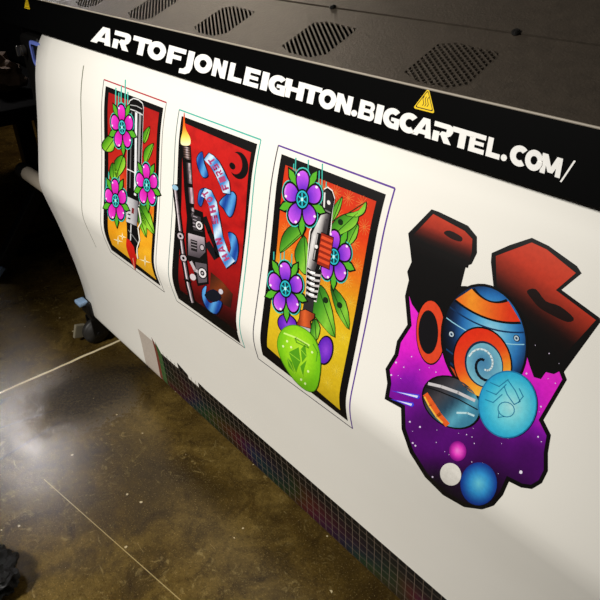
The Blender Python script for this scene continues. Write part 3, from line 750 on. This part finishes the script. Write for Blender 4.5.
word('FIRST', [(227.2, 191), (222.4, 178), (217, 168), (210.6, 158)], 6.4, (178, 70, 120), 12)
word('HAN SHOT', [(228.5, 261), (221.8, 249), (218, 235), (215, 216), (210.8, 200), (204.5, 191)], 6.2, (178, 70, 120), 14)
P.build('banner_print', 'print with a blue ribbon banner and dark machine on red')

# ---------------- third print: purple flowers, grey handle, green orb
P = Print()
P.frame(quad_uv((278.4, 145.4), (395, 188.4), (352.5, 428.5), (258.3, 358.6)), 0.003, None, 0, [(95, 60, 150), (95, 60, 150), (80, 76, 84), (80, 76, 84)])
P.uv(quad_uv((281.7, 154), (386, 194.4), (347.9, 421), (262.9, 355)), BLK, 0)
def bg3(x, y):
    return stops((y - 165 - (x - 285) * .42) / 185, [(0, (205, 50, 18)), (.2, (222, 58, 20)), (.42, (228, 110, 22)), (.6, (224, 160, 24)), (.8, (224, 190, 30)), (1, (212, 178, 28))])
P.uv(quad_uv((285.6, 165), (376.4, 201.3), (340.2, 410), (267.4, 347)), bg3, 1, 0.013)
q3 = quad_uv((285.6, 165), (376.4, 201.3), (340.2, 410), (267.4, 347)); x0, x1, v0, v1 = q3[0][0], q3[1][0], q3[0][1], q3[2][1]
for i in range(7):
    for j in range(12):
        cx_, cv_ = x0 + .012 + (x1 - x0 - .024) * (i + .5 * (j % 2)) / 6.5, v0 + .012 + (v1 - v0 - .024) * j / 11
        if not inside(project(sheet_pt(cx_, cv_)), [(291, 174), (370, 206), (336, 398), (274, 338)]): continue
        for a in range(0, 180, 30):
            dx, dv = .0135 * cos(radians(a)), .0135 * sin(radians(a)); nx, nv = -dv * .028, dx * .028
            P.uv([(cx_ - dx + nx, cv_ - dv + nv), (cx_ + dx + nx, cv_ + dv + nv), (cx_ + dx - nx, cv_ + dv - nv), (cx_ - dx - nx, cv_ - dv - nv)], (lambda x, y: mixc(bg3(x, y), (255, 235, 120), .38)), 2, .03)
drips(P, [(296, 158, 175), (294, 164, 176), (308.5, 160, 182), (319.5, 171, 186), (322.5, 164, 190), (326.5, 182, 200), (274, 252, 276), (277, 262, 276), (281, 244, 268), (284.5, 250, 268), (292, 254, 275)], 0, 0, (60, 180, 165), 3)
for lf in ([(342, 197), (340, 209), (333, 221), (329.8, 214)], [(358, 224), (356, 238), (348, 245), (343.5, 236)],
           [(303.3, 231.7), (295, 241), (280.8, 252.5), (283, 236.5), (292, 226)], [(304.4, 236), (309, 253.3), (306.6, 274), (298.6, 266.3), (295.6, 251)],
           [(318, 285.5), (328.5, 296.8), (335.4, 337), (316.6, 317.5), (310.6, 306.7)], [(331, 286), (345.6, 302), (349.4, 329), (337, 311)], [(315, 319), (320, 328), (316.6, 340), (310.6, 331)]): leaf(P, lf, 4, (18, 60, 22), (70, 150, 35), (140, 205, 60))
leaf(P, [(347, 214), (358, 213), (356.5, 224), (346, 232), (332, 237), (329.6, 232), (336, 220)], 6, (18, 60, 22), (70, 150, 35), (140, 205, 60))
leaf(P, [(366.3, 202), (364.6, 212), (357, 216.5), (346, 214.6), (359, 210.6)], 7, (18, 60, 22), (90, 165, 40), (140, 205, 60))
for a in ((341, 222), (326, 300), (340, 305)): P.px(ell(a, (2.6, .8), (-.3, 3)), (20, 40, 18), 9)
PU, PB = (200, 85, 235), (85, 30, 190)
flower(P, (334.5, 256.6), (17, 6), (-3, 26), PU, PB, 6, (40, 185, 200), skip=(4,))
body = [(324.5, 190.5), (328, 188.5), (332.6, 192), (335, 200), (332.6, 212), (329.6, 234), (320, 268), (322, 271), (317, 300), (306.4, 297), (308, 265), (311.6, 232), (321, 212)]
P.px(grow(body, 2.0), (238, 232, 225), 9); P.px(grow(body, .7), BLK, 10)
P.px([(323, 212), (330.6, 214.5), (327, 236), (315, 272), (307.8, 267), (312.4, 234)], lambda x, y: stops((x - 310 + (y - 212) * .27) / 18, [(0, (70, 66, 68)), (.35, (150, 146, 146)), (.6, (235, 232, 230)), (.85, (170, 165, 164)), (1, (60, 56, 58))]), 11, .007)
P.px(smooth_closed([(324, 193), (328, 190), (333, 196), (333, 206), (330.5, 211), (323.4, 208.5)], 3), (34, 32, 34), 11); P.line([(325.4, 193), (324.8, 207)], 1.6, (225, 222, 220), 12); P.px(ell((329.4, 202.5), (1.7, .6), (0, 2.2)), (235, 232, 230), 12); P.line([(323.6, 209), (331, 212.5)], 1.4, (120, 116, 116), 12)
P.px([(317.8, 232.4), (322.4, 233.6), (318.2, 263), (313, 260)], BLK, 12); P.px(ell((317, 246.5), (1.6, .5), (-.2, 2)), (235, 232, 230), 13)
P.line([(318.4, 234), (316.8, 243.5)], 1.1, (170, 166, 166), 13); P.line([(316, 250), (314.6, 259)], 1.1, (170, 166, 166), 13)
rb = [(322.2, 232.6), (334, 237.8), (329.8, 268.8), (317.8, 263.6)]
P.px(grow(rb, 1.0), BLK, 13); P.px(rb, (150, 40, 20), 14)
for k in range(5): P.line([(323.2 - .85 * k, 237 + 5.6 * k), (332.4 - .8 * k, 241.2 + 5.6 * k)], 3.0, (222, 78, 40), 15)
for k in range(5):
    a, b = (308.6 - .3 * k, 270.5 + 5.5 * k), (320.4 - .8 * k, 275.4 + 5.3 * k); P.line([a, ((a[0] + b[0]) / 2, (a[1] + b[1]) / 2 + 1.6), b], 2.2, (205, 200, 200), 11); P.line([(a[0] + 3, a[1] + 1.4), (a[0] + 6.5, a[1] + 2.6)], 2.2, (255, 255, 255), 12)
P.px([(305.5, 296.5), (314.5, 299.6), (313, 313), (303, 310.5)], (45, 42, 44), 11)
kn = [(301, 311), (306, 309.6), (315, 314), (314.6, 318), (310.6, 321), (311.4, 328), (297, 324.4), (300.5, 318)]
P.px(grow(kn, .9), BLK, 11); P.px(kn, lambda x, y: stops((x - 297) / 18, [(0, (110, 35, 15)), (.4, (225, 100, 45)), (1, (120, 40, 18))]), 12, .006)
P.px([(297.6, 325), (311, 328.6), (310.4, 333.4), (296, 329.6)], (188, 184, 184), 12)
flower(P, (303.3, 199.2), (19, 5.6), (-3.2, 28.5), PU, PB, 14, (40, 185, 200))
flower(P, (286.5, 288.3), (17.4, 5.6), (-1.6, 26), PU, PB, 14, (40, 185, 200))
for c, ax, ay in (((288, 324), (9, 3), (-1, 9)), ((325.6, 350), (7, 2), (-2.4, 13))): P.px(ell(c, ax, ay, 1.12), BLK, 12); P.px(ell(c, ax, ay), rad(c, ax, ay, [(0, (150, 70, 220)), (1, (90, 30, 180))]), 13, .007)
orb = smooth_closed([(278.4, 342), (284.5, 328.5), (298, 325.7), (313.6, 336.5), (320.8, 357), (318.4, 384.7), (309.5, 390.6), (295.3, 379.5), (282.4, 359)], 4)
P.px(grow(orb, .8), (70, 130, 20), 14); P.px(orb, rad((299, 352), (20, 8), (-1, 33), [(0, (178, 226, 50)), (.6, (150, 216, 30)), (1, (112, 190, 22))]), 15, .008)
for p in ([(289.5, 352), (299.5, 347), (301.5, 361), (297, 372)], [(301.5, 349), (306, 344), (307.5, 356), (303, 362)], [(288, 357), (293, 362), (296, 373), (289.5, 366)], [(301, 366), (307.5, 360), (304, 376)]):
    P.px(p, (84, 158, 26), 16); P.line([p[0], p[2]], .7, (150, 210, 50), 17)
P.line([(285, 333), (297, 337.5), (310, 345)], 1.6, (205, 240, 120), 16); P.line([(296, 338), (308, 345), (309.4, 347.6), (297.4, 342)], 1.2, (95, 160, 30), 16, True)
for c in ((288, 341), (302, 379), (309, 371), (306, 383), (292, 347), (313, 352), (284, 346)): P.px(ell(c, (1.1, .3), (0, 1.3), n=8), (225, 245, 170), 16)
P.line([(314, 344), (318.4, 352), (317, 361)], 1.0, (88, 160, 30), 16)
P.build('orb_print', 'print of purple flowers, grey handle and green orb on orange')

# ---------------- the contour-cut space print
P = Print()
OUT = [(431.7, 209.3), (408.3, 233.3), (410, 246.7), (411.7, 262), (407.3, 271.7), (409, 280), (405, 296), (407.5, 324.7), (397, 341), (394.5, 354), (385.5, 368.7), (387.3, 383.3), (384.6, 399), (401, 408), (401.6, 429), (410, 453), (425, 477), (443, 495), (464, 507), (482, 509.4), (494, 505.5), (503, 495), (509, 481.5), (521, 487.5), (532, 489), (542, 483), (548, 471), (548, 453), (551, 435), (543.5, 420), (567, 379.7), (564, 372), (600.5, 322), (600, 318), (561.5, 289.8), (581.7, 273.3), (577, 266), (548.7, 245.8), (532, 237.8), (510, 245), (491.8, 253), (491, 262), (494.4, 293.5), (466, 286), (461, 286), (466, 266), (471.7, 264), (477, 253), (477, 236.7), (468, 225.7), (438.7, 211.7)]
P.px(OUT, BLK, 0)
INN = inset(OUT, 4.2)
def sp(x, y):
    n = noise.noise(Vector((x * .03, y * .03, 7))) * .14
    t = (y - 295 - max(0, x - 500) * .35 + (480 - x) * .12) / 200 + n
    return stops(t, [(0, (245, 50, 215)), (.34, (226, 30, 205)), (.52, (138, 16, 172)), (.7, (84, 8, 112)), (.88, (50, 6, 66)), (1.02, (16, 6, 22))])
P.px(INN, sp, 1, .02)
# black silhouette bridging the two red blocks
P.px([(411, 235), (433, 213), (467, 229), (474, 238), (474, 252), (464, 263), (457, 290), (466, 288), (494, 296), (540, 300), (598, 318), (562, 370), (554, 374), (546, 372), (541, 379), (534, 377), (530, 366), (527, 356), (505, 330), (470, 345), (442, 340), (437, 322), (428, 312), (423, 324), (417, 330), (419, 314), (412, 304), (408, 292), (411, 280), (410, 270), (414, 262)], BLK, 2)
P.px([(424, 306), (432, 300), (438, 322), (436, 348), (428, 352), (425, 336), (420, 345), (418, 332), (424, 326)], BLK, 2)
P.px([(491.8, 253), (491, 262), (494.4, 293.5), (530, 345), (562, 371), (600.5, 322), (600, 318), (561.5, 289.8), (581.7, 273.3), (577, 266), (548.7, 245.8), (532, 237.8), (510, 245)], BLK, 1.6)
P.px([(431.7, 209.3), (408.3, 233.3), (410, 246.7), (411.7, 262), (407.3, 271.7), (409, 280), (406, 292), (466, 286), (461, 286), (466, 266), (471.7, 264), (477, 253), (477, 236.7), (468, 225.7), (438.7, 211.7)], BLK, 1.6)
def red1(x, y): return stops((y - 213 - (x - 433) * .42) / 32, [(0, (196, 58, 32)), (.45, (165, 46, 28)), (.8, (60, 16, 10)), (1.0, (12, 8, 8))])
P.px([(433.5, 214), (413, 235.5), (414.5, 252), (468, 268), (472, 252), (472.5, 239), (465, 231)], red1, 3, .012)
P.px(smooth_closed([(444, 233), (450, 230.5), (462, 237), (461, 241.5), (452, 239)], 3), (28, 10, 8), 4)
def red2(x, y): return stops((y - 243 - (x - 520) * .75) / 78 + .18, [(0, (206, 62, 34)), (.4, (196, 54, 30)), (.72, (120, 34, 20)), (.95, (28, 10, 8)), (1.1, (12, 8, 8))])
P.px([(532, 242.5), (496, 256), (497, 291), (520, 310), (548, 340), (560, 360), (596, 320), (556, 290), (576, 273), (547, 249.5)], red2, 3, .013)
P.px(smooth_closed([(527, 291), (536, 289), (546, 301), (560, 306), (574, 318), (568, 322), (554, 316), (540, 308), (532, 299)], 3), (24, 9, 7), 4)
# large blue and orange planet
pc_, pax, pay = (484.5, 341), (41, 14), (-7, 53)
P.px(ell(pc_, pax, pay, 1.05, 40), BLK, 5)
P.px(ell(pc_, pax, pay, 1.0, 40), rad((492, 333), (40, 14), (-7, 53), [(0, (160, 218, 236)), (.35, (92, 176, 220)), (.72, (36, 108, 180)), (.95, (16, 38, 74)), (1.2, (8, 10, 20))]), 6, .009)
def bandp(y0, y1, w, n=12):
    L0 = []; L1 = []
    for i in range(n + 1):
        u = -w + 2 * w * i / n; k = .14 * (1 - (u / w) ** 2)
        L0.append((pc_[0] + pax[0] * u + pay[0] * (y0 + k), pc_[1] + pax[1] * u + pay[1] * (y0 + k))); L1.append((pc_[0] + pax[0] * u + pay[0] * (y1 + k), pc_[1] + pax[1] * u + pay[1] * (y1 + k)))
    return L0 + L1[::-1]
ORG = lambda x, y: stops((x - 440) / 70, [(0, (225, 60, 24)), (.45, (245, 150, 40)), (1, (226, 56, 24))])
def bandf(y0, y1, n=14):
    def row(y):
        w = math.sqrt(max(0.0, 1 - (abs(y) + .02) ** 2)) * .985; o = []
        for i in range(n + 1):
            u = -w + 2 * w * i / n; k = .13 * (1 - (u / w) ** 2); o.append((pc_[0] + pax[0] * u + pay[0] * (y + k), pc_[1] + pax[1] * u + pay[1] * (y + k)))
        return o
    return row(y0) + row(y1)[::-1]
P.px(bandf(-.90, -.54), BLK, 7); P.px(bandf(-.87, -.58), ORG, 8, .01)
P.px(bandf(.66, .80), (196, 70, 30), 8)
for y0, y1, w, c in ((-.42, -.39, .9, (16, 50, 92)), (-.2, -.18, .95, (150, 210, 232)), (.58, .62, .72, (16, 50, 92)), (.36, .39, .86, (18, 60, 105))): P.px(bandp(y0, y1, w), c, 8)
# round storm
sc_, sax, say = (483, 362.5), (28, 10), (-5, 33)
P.px(ell(sc_, sax, say, 1.05, 36), BLK, 9)
P.px(ell(sc_, sax, say, 1.0, 36), lambda x, y: stops((y - 330 + (x - 480) * .5) / 70, [(0, (228, 48, 22)), (.4, (236, 72, 26)), (.7, (246, 150, 36)), (1, (252, 205, 80))]), 10, .01)
P.px(ell((484.5, 364), sax, say, .68, 32), (18, 44, 70), 11); P.px(ell((485, 364.5), sax, say, .63, 32), rad(sc_, sax, say, [(0, (60, 120, 165)), (.7, (130, 196, 212))]), 12, .01)
for k, (a0, a1, r0, r1) in enumerate(((10, 250, .56, .14), (190, 430, .56, .14))):
    P.line([(485 + (r0 + (r1 - r0) * t / 14) * (sax[0] * cos(radians(a0 + (a1 - a0) * t / 14)) + say[0] * sin(radians(a0 + (a1 - a0) * t / 14))), 364.5 + (r0 + (r1 - r0) * t / 14) * (sax[1] * cos(radians(a0 + (a1 - a0) * t / 14)) + say[1] * sin(radians(a0 + (a1 - a0) * t / 14)))) for t in range(15)], 2.6 - k * .8, ((14, 22, 34), (220, 236, 240))[k], 13 + k * .5)
# craters
for c in ((452, 334), (517, 338)):
    P.px(ell(c, (3.2, .9), (-.3, 3.4), n=16), (12, 20, 34), 9); P.px(ell(c, (2.4, .7), (-.2, 2.6), n=14), (190, 208, 220), 10); P.px(ell(c, (1.2, .4), (0, 1.3), n=10), (30, 60, 90), 11)
# orange ring moon at the left
mc, max_, may = (431, 332), (14, 5), (-2, 31)
P.px(ell(mc, max_, may, 1.05, 30), BLK, 4); P.px(ell(mc, max_, may, 1.0, 30), (226, 70, 36), 4.5); P.px(ell((428.6, 332), max_, may, .70, 26), (16, 14, 18), 5)
# small dark banded moon
hc, hax, hay = (452, 402), (27, 13), (-8, 22)
P.px(ell(hc, hax, hay, 1.06, 32), BLK, 9)
P.px(ell(hc, hax, hay, 1.0, 32), lambda x, y: stops(((x - 426) * .55 + (y - 385) * .6) / 42, [(0, (22, 20, 24)), (.35, (70, 68, 74)), (.6, (40, 70, 92)), (.85, (96, 176, 200)), (1, (60, 130, 160))]), 10, .008)
def hpt(u, v): return (hc[0] + hax[0] * u + hay[0] * v, hc[1] + hax[1] * u + hay[1] * v)
P.line([hpt(-.92, -.3), hpt(-.5, -.42), hpt(.1, -.5), hpt(.7, -.5)], 3.0, (205, 202, 205), 11); P.line([hpt(-.96, -.12), hpt(-.5, -.2), hpt(.2, -.25), hpt(.9, -.2)], 1.2, (14, 14, 16), 11)
P.line([hpt(-.88, .2), hpt(-.6, .42), hpt(-.25, .72), hpt(.1, .93)], 5.4, (232, 96, 36), 11); P.line([hpt(-.9, .3), hpt(-.66, .55), hpt(-.3, .84), hpt(-.05, .95)], 1.6, (250, 190, 70), 12)
P.line([hpt(.3, .3), hpt(.62, .12), hpt(.86, .1)], 2.0, (190, 225, 232), 11)
# cyan oval planet
cc, cax, cay = (508.4, 404), (27, 10), (-9, 31)
P.px(ell(cc, cax, cay, 1.04, 36), (30, 120, 170), 15); P.px(ell(cc, cax, cay, 1.0, 36), rad((511, 406), cax, cay, [(0, (178, 232, 234)), (.5, (110, 214, 230)), (.9, (52, 184, 222)), (1.1, (40, 160, 210))]), 16, .009)
CL = (36, 132, 172)
for pl in ([(486, 399), (494, 402), (503, 394)], [(487, 390), (497, 394), (507, 384)], [(491, 382), (500, 386), (509, 379)], [(509, 380), (516, 390), (521, 401), (515, 404), (508, 394), (505, 386)], [(520, 388), (524, 396), (519, 402)]): P.line(pl, 1.0, CL, 17)
P.line(ell((507, 409), (8, 2.5), (-2, 7), n=16), .9, CL, 17, True); P.line([(500, 411), (499, 417), (505, 416)], .9, CL, 17)
# small planets, hole, shooting stars, stars
def planet(c, ax, ay, S_, l): P.px(ell(c, ax, ay), rad(c, ax, ay, S_), l, .006)
planet((458, 451), (8.4, 3.2), (-2.6, 9.6), [(0, (255, 150, 235)), (.5, (240, 60, 200)), (1, (130, 12, 130))], 5)
planet((479, 483.6), (17, 8), (-7, 20), [(0, (110, 205, 225)), (.5, (50, 150, 215)), (1, (16, 50, 140))], 5)
P.px(ell((451, 474), (10, 4.4), (-3.4, 10.4)), (230, 226, 219), 6)
for a, b in (((390.5, 390.4), (419.5, 397)), ((390.5, 399), (413.5, 405))):
    P.px([(a[0], a[1]), (b[0], b[1] - 2.6), (b[0] + 1, b[1]), (b[0] - 1, b[1] + 2)], (70, 60, 225), 4); P.px([(a[0] + 6, a[1] + 1.2), (b[0] - 1, b[1] - 1.4), (b[0] - 2, b[1] + .8)], (225, 230, 255), 5)
rs = random.Random(11); cnt = 0
while cnt < 80:
    p = (rs.uniform(388, 562), rs.uniform(345, 505))
    if inside(p, INN): r_ = rs.choice((.35, .4, .5, .6, .95)); P.px(ell(p, (r_, .1), (0, r_), n=8), (232, 215, 245), 2.5); cnt += 1
P.px(ell((521, 472), (1.6, .4), (-.3, 1.8), n=10), (245, 235, 255), 3)
P.build('space_print', 'contour-cut print of planets in purple space below red blocks')

# ---------------- grid print along the lower fold
P = Print()
VU = on_sheet(390, 549.5)[1]
va = sum(on_sheet(x, y)[1] for x, y in ((220, 402.7), (300, 471), (400, 559.5))) / 3
vend = VB[-1] - 0.06
xs0 = on_sheet(157, 352)[0]; xst = on_sheet(199, 386)[0]
def hue(x, v):
    n = noise.noise(Vector((x * 6, v * 14, 2))); k = (x * 3.1 + v * 2.4 + .4 * n)
    r = .5 + .5 * sin(k * 2 * pi); g_ = .5 + .5 * sin(k * 2 * pi + 2.1); b_ = .5 + .5 * sin(k * 2 * pi + 4.2)
    m = min(max((v - va - .03) / .05, 0), 1) * (.35 + .65 * max(0, .5 + n))
    return (16 + 62 * r * m, 14 + 40 * g_ * m, 12 + 42 * b_ * m)
def grid_uv(pts, layer, g_=0.02):
    # colour from sheet coordinates
    tri = tessellate_polygon([[Vector((x, v, 0)) for x, v in pts]])
    for t in tri:
        stack = [[pts[i] for i in t]]
        v0 = min(p[1] for p in stack[0]); v1 = max(p[1] for p in stack[0])
        cuts = [v for v in VB if v0 < v < v1]; rest = stack[0]; bands = []
        for c in cuts:
            lo = clip_poly(rest, 0, 1, c); rest = clip_poly(rest, 0, -1, -c)
            if len(lo) > 2: bands.append(lo)
        bands.append(rest)
        for b in bands:
            if len(b) < 3: continue
            x0, x1 = min(p[0] for p in b), max(p[0] for p in b); r_ = b
            for k in list(range(math.floor(x0 / g_) + 1, math.floor(x1 / g_) + 1)) + [None]:
                if k is None: lo = r_
                else: lo = clip_poly(r_, 1, 0, k * g_); r_ = clip_poly(r_, -1, 0, -k * g_)
                if len(lo) > 2: P.f.append(([sheet_pt(x, v, P.step * (layer + 1.2)) for x, v in lo], [lin(hue(x, v)) for x, v in lo]))
                if len(r_) < 3: break
xR = 0.10
grid_uv([(xs0, va + .012), (on_sheet(180.2, 376.5)[0], va + .012), (on_sheet(180.2, 376.5)[0], va - .012), (on_sheet(188.6, 378)[0], va + .004), (on_sheet(188.6, 378)[0], va + .016), (on_sheet(199, 387)[0], va + .016), (on_sheet(199, 387)[0], va - .004), (on_sheet(206, 391)[0], va), (xR, va), (xR, vend), (xs0, vend)], 0)
xg = on_sheet(142, 345)[0]
P.uv([(xg, va - .012), (xs0 - .012, va - .012), (xs0, vend), (xg, vend)], (196, 184, 172), 0)
P.uv([(xs0 - .013, va - .03), (xs0 + .004, va - .005), (xs0 + .012, vend), (xs0 - .006, vend)], (120, 62, 48), 1)
P.uv([(xs0 + .004, va - .022), (xs0 + .03, va + .012), (xs0 + .05, vend), (xs0 + .010, vend)], (58, 92, 48), 1)
lc = (118, 104, 90)
x = xs0 + .02
while x < xR:
    P.uv([(x, va), (x + .0013, va), (x + .0213, vend), (x + .020, vend)], lc, 2); x += .0225
v = va + .018; 
while v < vend:
    P.uv([(xs0, v), (xR, v), (xR, v + .0012), (xs0, v + .0012)], lc, 2); v += .0235
P.build('grid_print', 'dark grid patterned print with rainbow hues along the fold')
# cut line at the left
P = Print()
xc = on_sheet(81, 120)[0]; vc0 = on_sheet(82, 65)[1]; vc1 = on_sheet(92, 244)[1]
P.uv([(xc - .002, vc0), (xc + .003, vc0), (xc + .006, vc1), (xc + .003, vc1)], (118, 120, 100), 0)
P.build('cut_line', 'thin grey vertical cut line')

# ------------------------------------------------------------------ take-up core and tension bar
a = Vector((-2.50, 0.735, CAMZ - 0.895)); b = Vector((0.34, 0.735, CAMZ - 0.895))
core = tag(empty('take_up_core', a), 'cream cardboard take-up core with a black end cap poking out past the sheet', 'cardboard tube')
bm = bmesh.new(); cyl(bm, a, b, 0.028, 32, bev=0.002); obj('tube', bm, M['tube'], core, False)
bm = bmesh.new(); cyl(bm, a + Vector((-.055, 0, 0)), a + Vector((.012, 0, 0)), 0.031, 24, bev=0.004); cyl(bm, a + Vector((-.075, 0, 0)), a + Vector((-.05, 0, 0)), 0.018, 16); obj('end_cap', bm, M['rubber'], core)
bm = bmesh.new(); cyl(bm, (-2.06, 0.7387, 0.155), (0.30, 0.7387, 0.155), 0.026, 24, bev=0.004); tb = bm
tag(obj('tension_bar', tb, M['frame']), 'black round tension bar lying inside the bottom loop of the sheet', 'bar')

# ------------------------------------------------------------------ neighbouring machine stand, left
ms = tag(empty('machine_stand', (-2.9, 1.0, 0)), 'black steel floor stand of another machine, left of the printer in the shadow', 'machine stand')
bm = bmesh.new(); bar(bm, (-2.90, 0.70, 0.045), (-2.90, 1.55, 0.045), 0.075, 0.06, 0.008); foot = obj('foot', bm, M['frame'], ms)
bm = bmesh.new()
e0 = Vector((-2.905, 0.695, 0.03))
for p, q in (((-.03, -.006, .045), (.035, -.006, .045)), ((-.03, -.006, .045), (.0, -.075, -.026)), ((.035, -.006, .045), (.0, -.075, -.026))):
    bar(bm, e0 + Vector(p), e0 + Vector(q), 0.008, 0.008, 0.001)
tag(obj('wire_foot', bm, M['edge'], foot), 'triangular bare wire end')
bm = bmesh.new(); bar(bm, (-2.75, 0.575, 0.03), (-2.75, 1.12, 0.70), 0.055, 0.05, 0.006); strut = obj('strut', bm, M['frame'], ms)
bm = bmesh.new(); box(bm, (-2.745, 0.575, 0.04), (0.075, 0.05, 0.02), Matrix.Rotation(radians(45), 3, 'X'), bev=.004); tag(obj('foot_plate', bm, M['bluepad'], strut), 'pale blue foot plate')
bm = bmesh.new(); box(bm, (-2.90, 1.25, 0.37), (0.08, 0.10, 0.66), bev=.006); obj('post', bm, M['frame'], ms)
bm = bmesh.new(); box(bm, (-3.37, 1.08, 0.735), (1.64, 0.92, 0.06), bev=.01); obj('shelf', bm, M['dark_hole'], ms)
bm = bmesh.new(); box(bm, (-3.37, 1.30, 1.07), (1.64, 0.46, 0.61), bev=.02); obj('blackout_cabinet', bm, M['black'], ms)  # neighbour's black body, widened to black out the left background
bm = bmesh.new(); box(bm, (-4.10, 1.25, 0.355), (0.08, 0.10, 0.71), bev=.006); obj('post', bm, M['frame'], ms)
bm = bmesh.new(); box(bm, (-3.37, 1.36, 0.40), (1.56, 0.04, 0.64), bev=.006); obj('blackout_panel', bm, M['black'], ms)  # black panel added to darken the view under the shelf
# crumpled brown paper on the shelf
def crumple(name, c, r, sq, amp, freq, mat, sub=4, seed=0.0):
    bm = bmesh.new(); bmesh.ops.create_icosphere(bm, subdivisions=sub, radius=1.0)
    zs = []
    for v in bm.verts:
        d = v.co.normalized(); n = noise.noise(d * freq + Vector((seed, 0, 0))) + .5 * noise.noise(d * freq * 2.3 + Vector((0, seed, 0))) + .35 * abs(noise.noise(d * freq * 5))
        v.co = Vector((d.x * r * sq[0], d.y * r * sq[1], d.z * r * sq[2])) * (1 + amp * n)
        zs.append(v.co.z)
    m = min(zs)
    for v in bm.verts: v.co.z = max(v.co.z - m, r * .12) - r * .12
    bmesh.ops.translate(bm, verts=bm.verts, vec=Vector(c))
    return obj(name, bm, mat)
p = on_floor(6, 90, 0.768)
tag(crumple('brown_paper', (p.x, p.y, 0.766), 0.085, (1.2, .9, .8), .5, 2.2, M['paperbrown'], 3, 5.0), 'crumpled brown paper lying on the dark stand at the left edge', 'paper')
p = on_floor(-10, 588)
tag(crumple('plastic_bag', (p.x, p.y, 0.0), 0.072, (1.0, 1.0, .45), .4, 2.0, M['bag'], 5, 2.0), 'crumpled black plastic bag on the brown floor in the bottom left corner', 'plastic bag')

# ------------------------------------------------------------------ light
def area(name, loc, target, sx, sy, power, col=(1, 1, 1), spread=180):
    d = bpy.data.lights.new(name, 'AREA'); d.shape = 'RECTANGLE'; d.size = sx; d.size_y = sy; d.energy = power; d.color = col; d.spread = radians(spread)
    o = bpy.data.objects.new(name, d); C.objects.link(o); o.location = loc
    o.rotation_euler = (Vector(target) - Vector(loc)).to_track_quat('-Z', 'Y').to_euler(); return o
def spot(name, loc, target, power, ang, blend, size, col):
    d = bpy.data.lights.new(name, 'SPOT'); d.energy = power; d.spot_size = radians(ang); d.spot_blend = blend; d.shadow_soft_size = size; d.color = col
    o = bpy.data.objects.new(name, d); C.objects.link(o); o.location = loc
    o.rotation_euler = (Vector(target) - Vector(loc)).to_track_quat('-Z', 'Y').to_euler(); return o
spot('vignette_key_spot', (-1.35, -1.85, 2.75), (-1.06, 0.60, 0.72), 560, 52, 1.0, 0.2, (1.0, 0.97, 0.91))  # unseen front key light; soft cone added for a vignette falloff
area('far_ceiling_lamp', (-5.0, 0.82, 2.95), (-1.65, 0.26, 0), 0.36, 0.30, 3.4, (1.0, 0.95, 0.95), 60)
area('lid_sheen_fill', (-4.3, 2.3, 3.0), (-2.6, 0.9, 0.6), 1.3, 0.6, 27, (1.0, 0.84, 0.66))  # unseen lamp added for the lid's sheen and left-hand fill
w = bpy.data.worlds.new('world'); S.world = w; w.use_nodes = True
w.node_tree.nodes['Background'].inputs[0].default_value = (0.9, 0.85, 0.8, 1); w.node_tree.nodes['Background'].inputs[1].default_value = 0.02
vs = S.view_settings; vs.view_transform = 'Standard'; vs.look = 'None'; vs.exposure = 0.0; vs.gamma = 1.0; vs.use_curve_mapping = False
